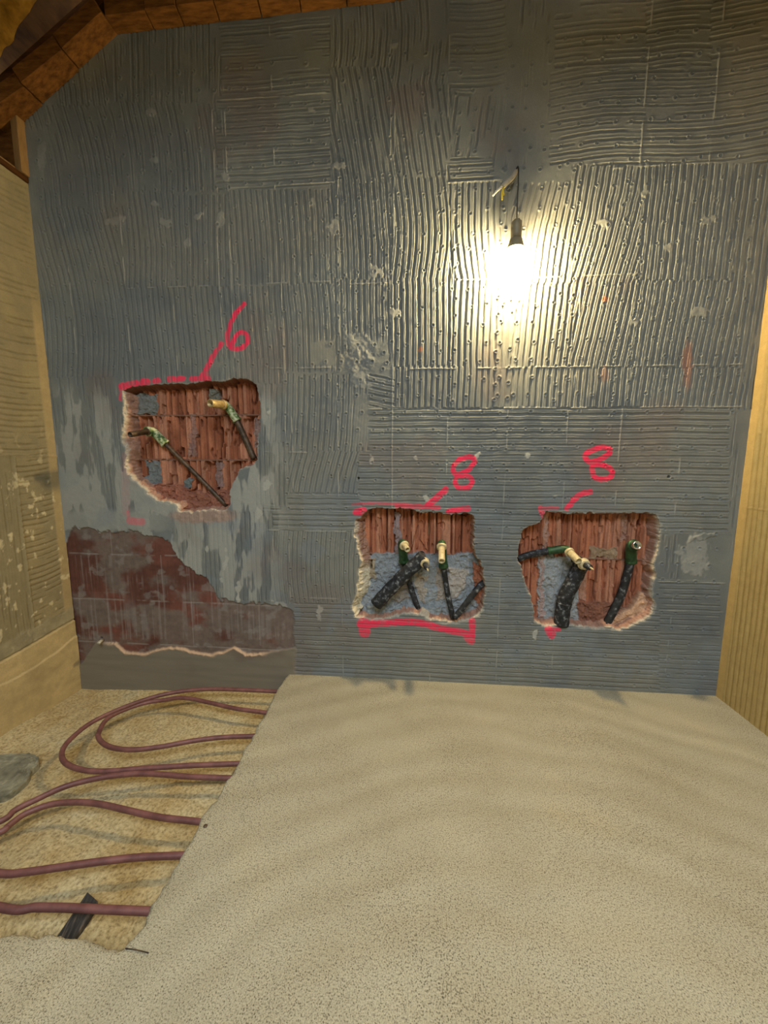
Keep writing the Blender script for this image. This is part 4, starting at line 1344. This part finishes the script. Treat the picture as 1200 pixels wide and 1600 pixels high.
mid = [Vector((e1.x-.07, e1.y-.07, za)), Vector((e1.x-.085, (e1.y+e2.y)/2, za)), Vector((e1.x-.06, e2.y+.015, za))]
build_hose(inner+mid+ret_in, 'inner hose of the large looped pair nearest the front slab edge', lift=lambda q: -.012*float(ss(-.80, -1.15, np.array(q.x))))

# charred slat under the front hose
a = Vector(pt(127, 1427, 2, -.075)); b = Vector(pt(98, 1470, 2, -.10))
u = (b-a).normalized(); s = Vector((u.y, -u.x, 0)).normalized()
if s.x < 0: s = -s
bm = bmesh.new()
a2 = a-u*.03; b2 = b+u*.05; wd = .0235
prism(bm, [a2-s*wd, a2+s*wd, b2+s*wd, b2-s*wd], (0, 0, -.018)); bevel(bm, .002, 1)
tag(link_bm('charred_slat', bm, M['char'], smooth=False), 'short blackened wooden slat lying under the front hose by the slab corner', 'wood piece')

# lump of old concrete by the left wall
c = pt(10, 1212, 2, GROUND+.03)
bm = bmesh.new()
bmesh.ops.create_icosphere(bm, subdivisions=5, radius=1)
out = [(0, 1185), (30, 1180), (55, 1186), (62, 1196), (48, 1208), (40, 1226), (20, 1242), (0, 1250), (-40, 1250), (-60, 1215), (-40, 1188)]
outw = [pt(a, b, 2, GROUND+.015)[:2] for a, b in out]
cc = np.mean(outw, 0)
angs = np.array([math.atan2(p[1]-cc[1], p[0]-cc[0]) for p in outw]); rads = np.array([np.linalg.norm(p-cc) for p in outw])
od = np.argsort(angs); angs = angs[od]; rads = rads[od]
for v in bm.verts:
    an = math.atan2(v.co.y, v.co.x)
    rr = float(np.interp(an, angs, rads, period=2*math.pi))
    hr = math.hypot(v.co.x, v.co.y)
    nz = float(fbm(np.array(v.co.x*3.), np.array(v.co.y*3.+v.co.z*2), 701, 4))-.5
    zc = max(-1, min(1, v.co.z))
    f_ = hr**.5*rr*(1+.12*nz)
    v.co = Vector((cc[0]+math.cos(an)*f_, cc[1]+math.sin(an)*f_, GROUND+.018+(.012 if zc > 0 else .03)*math.copysign(abs(zc)**.3, zc)+.010*nz+.012*(float(fbm(np.array(v.co.x*9.), np.array(v.co.y*9.), 702, 3))-.5)))
tag(link_bm('concrete_lump', bm, M['concrete'], smooth=False), 'flat broken lump of grey concrete on the sandy ground beside the left wall', 'rubble')

# small chip, nail and wire
for (a, b, s_) in [(318, 1227, .008)]:
    c = Vector(pt(a, b, 2, GROUND+.012))
    bm = bmesh.new(); bmesh.ops.create_icosphere(bm, subdivisions=2, radius=s_)
    for v in bm.verts:
        v.co = Vector((v.co.x*1.5, v.co.y*.9, v.co.z*.8))*(1+.5*(random.random()-.5))+c
    tag(link_bm('plaster_chip', bm, M['chip'], smooth=False), 'white crumb of plaster lying between two hoses near the slab edge', 'rubble')
c = Vector(pt(321, 1291, 2, 0))
bm = bmesh.new(); lathe(bm, c-Vector((0, 0, .02)), (0, 0, 1), [(0, .0022), (.0205, .0022), (.0206, .0055), (.0222, .005), (.0228, .0015)], 14)
tag(link_bm('nail', bm, M['steel']), 'dark nail head in the slab near its ragged left edge', 'nail')
bm = bmesh.new()
sweep(bm, smooth_pts([pt(196, 1482, 2, .001), pt(212, 1484, 2, .0022), pt(232, 1489, 2, .003)], 5), .0011, 8)
tag(link_bm('wire_stub', bm, M['steel']), 'thin dark wire lying on the slab at the sunken corner', 'wire')
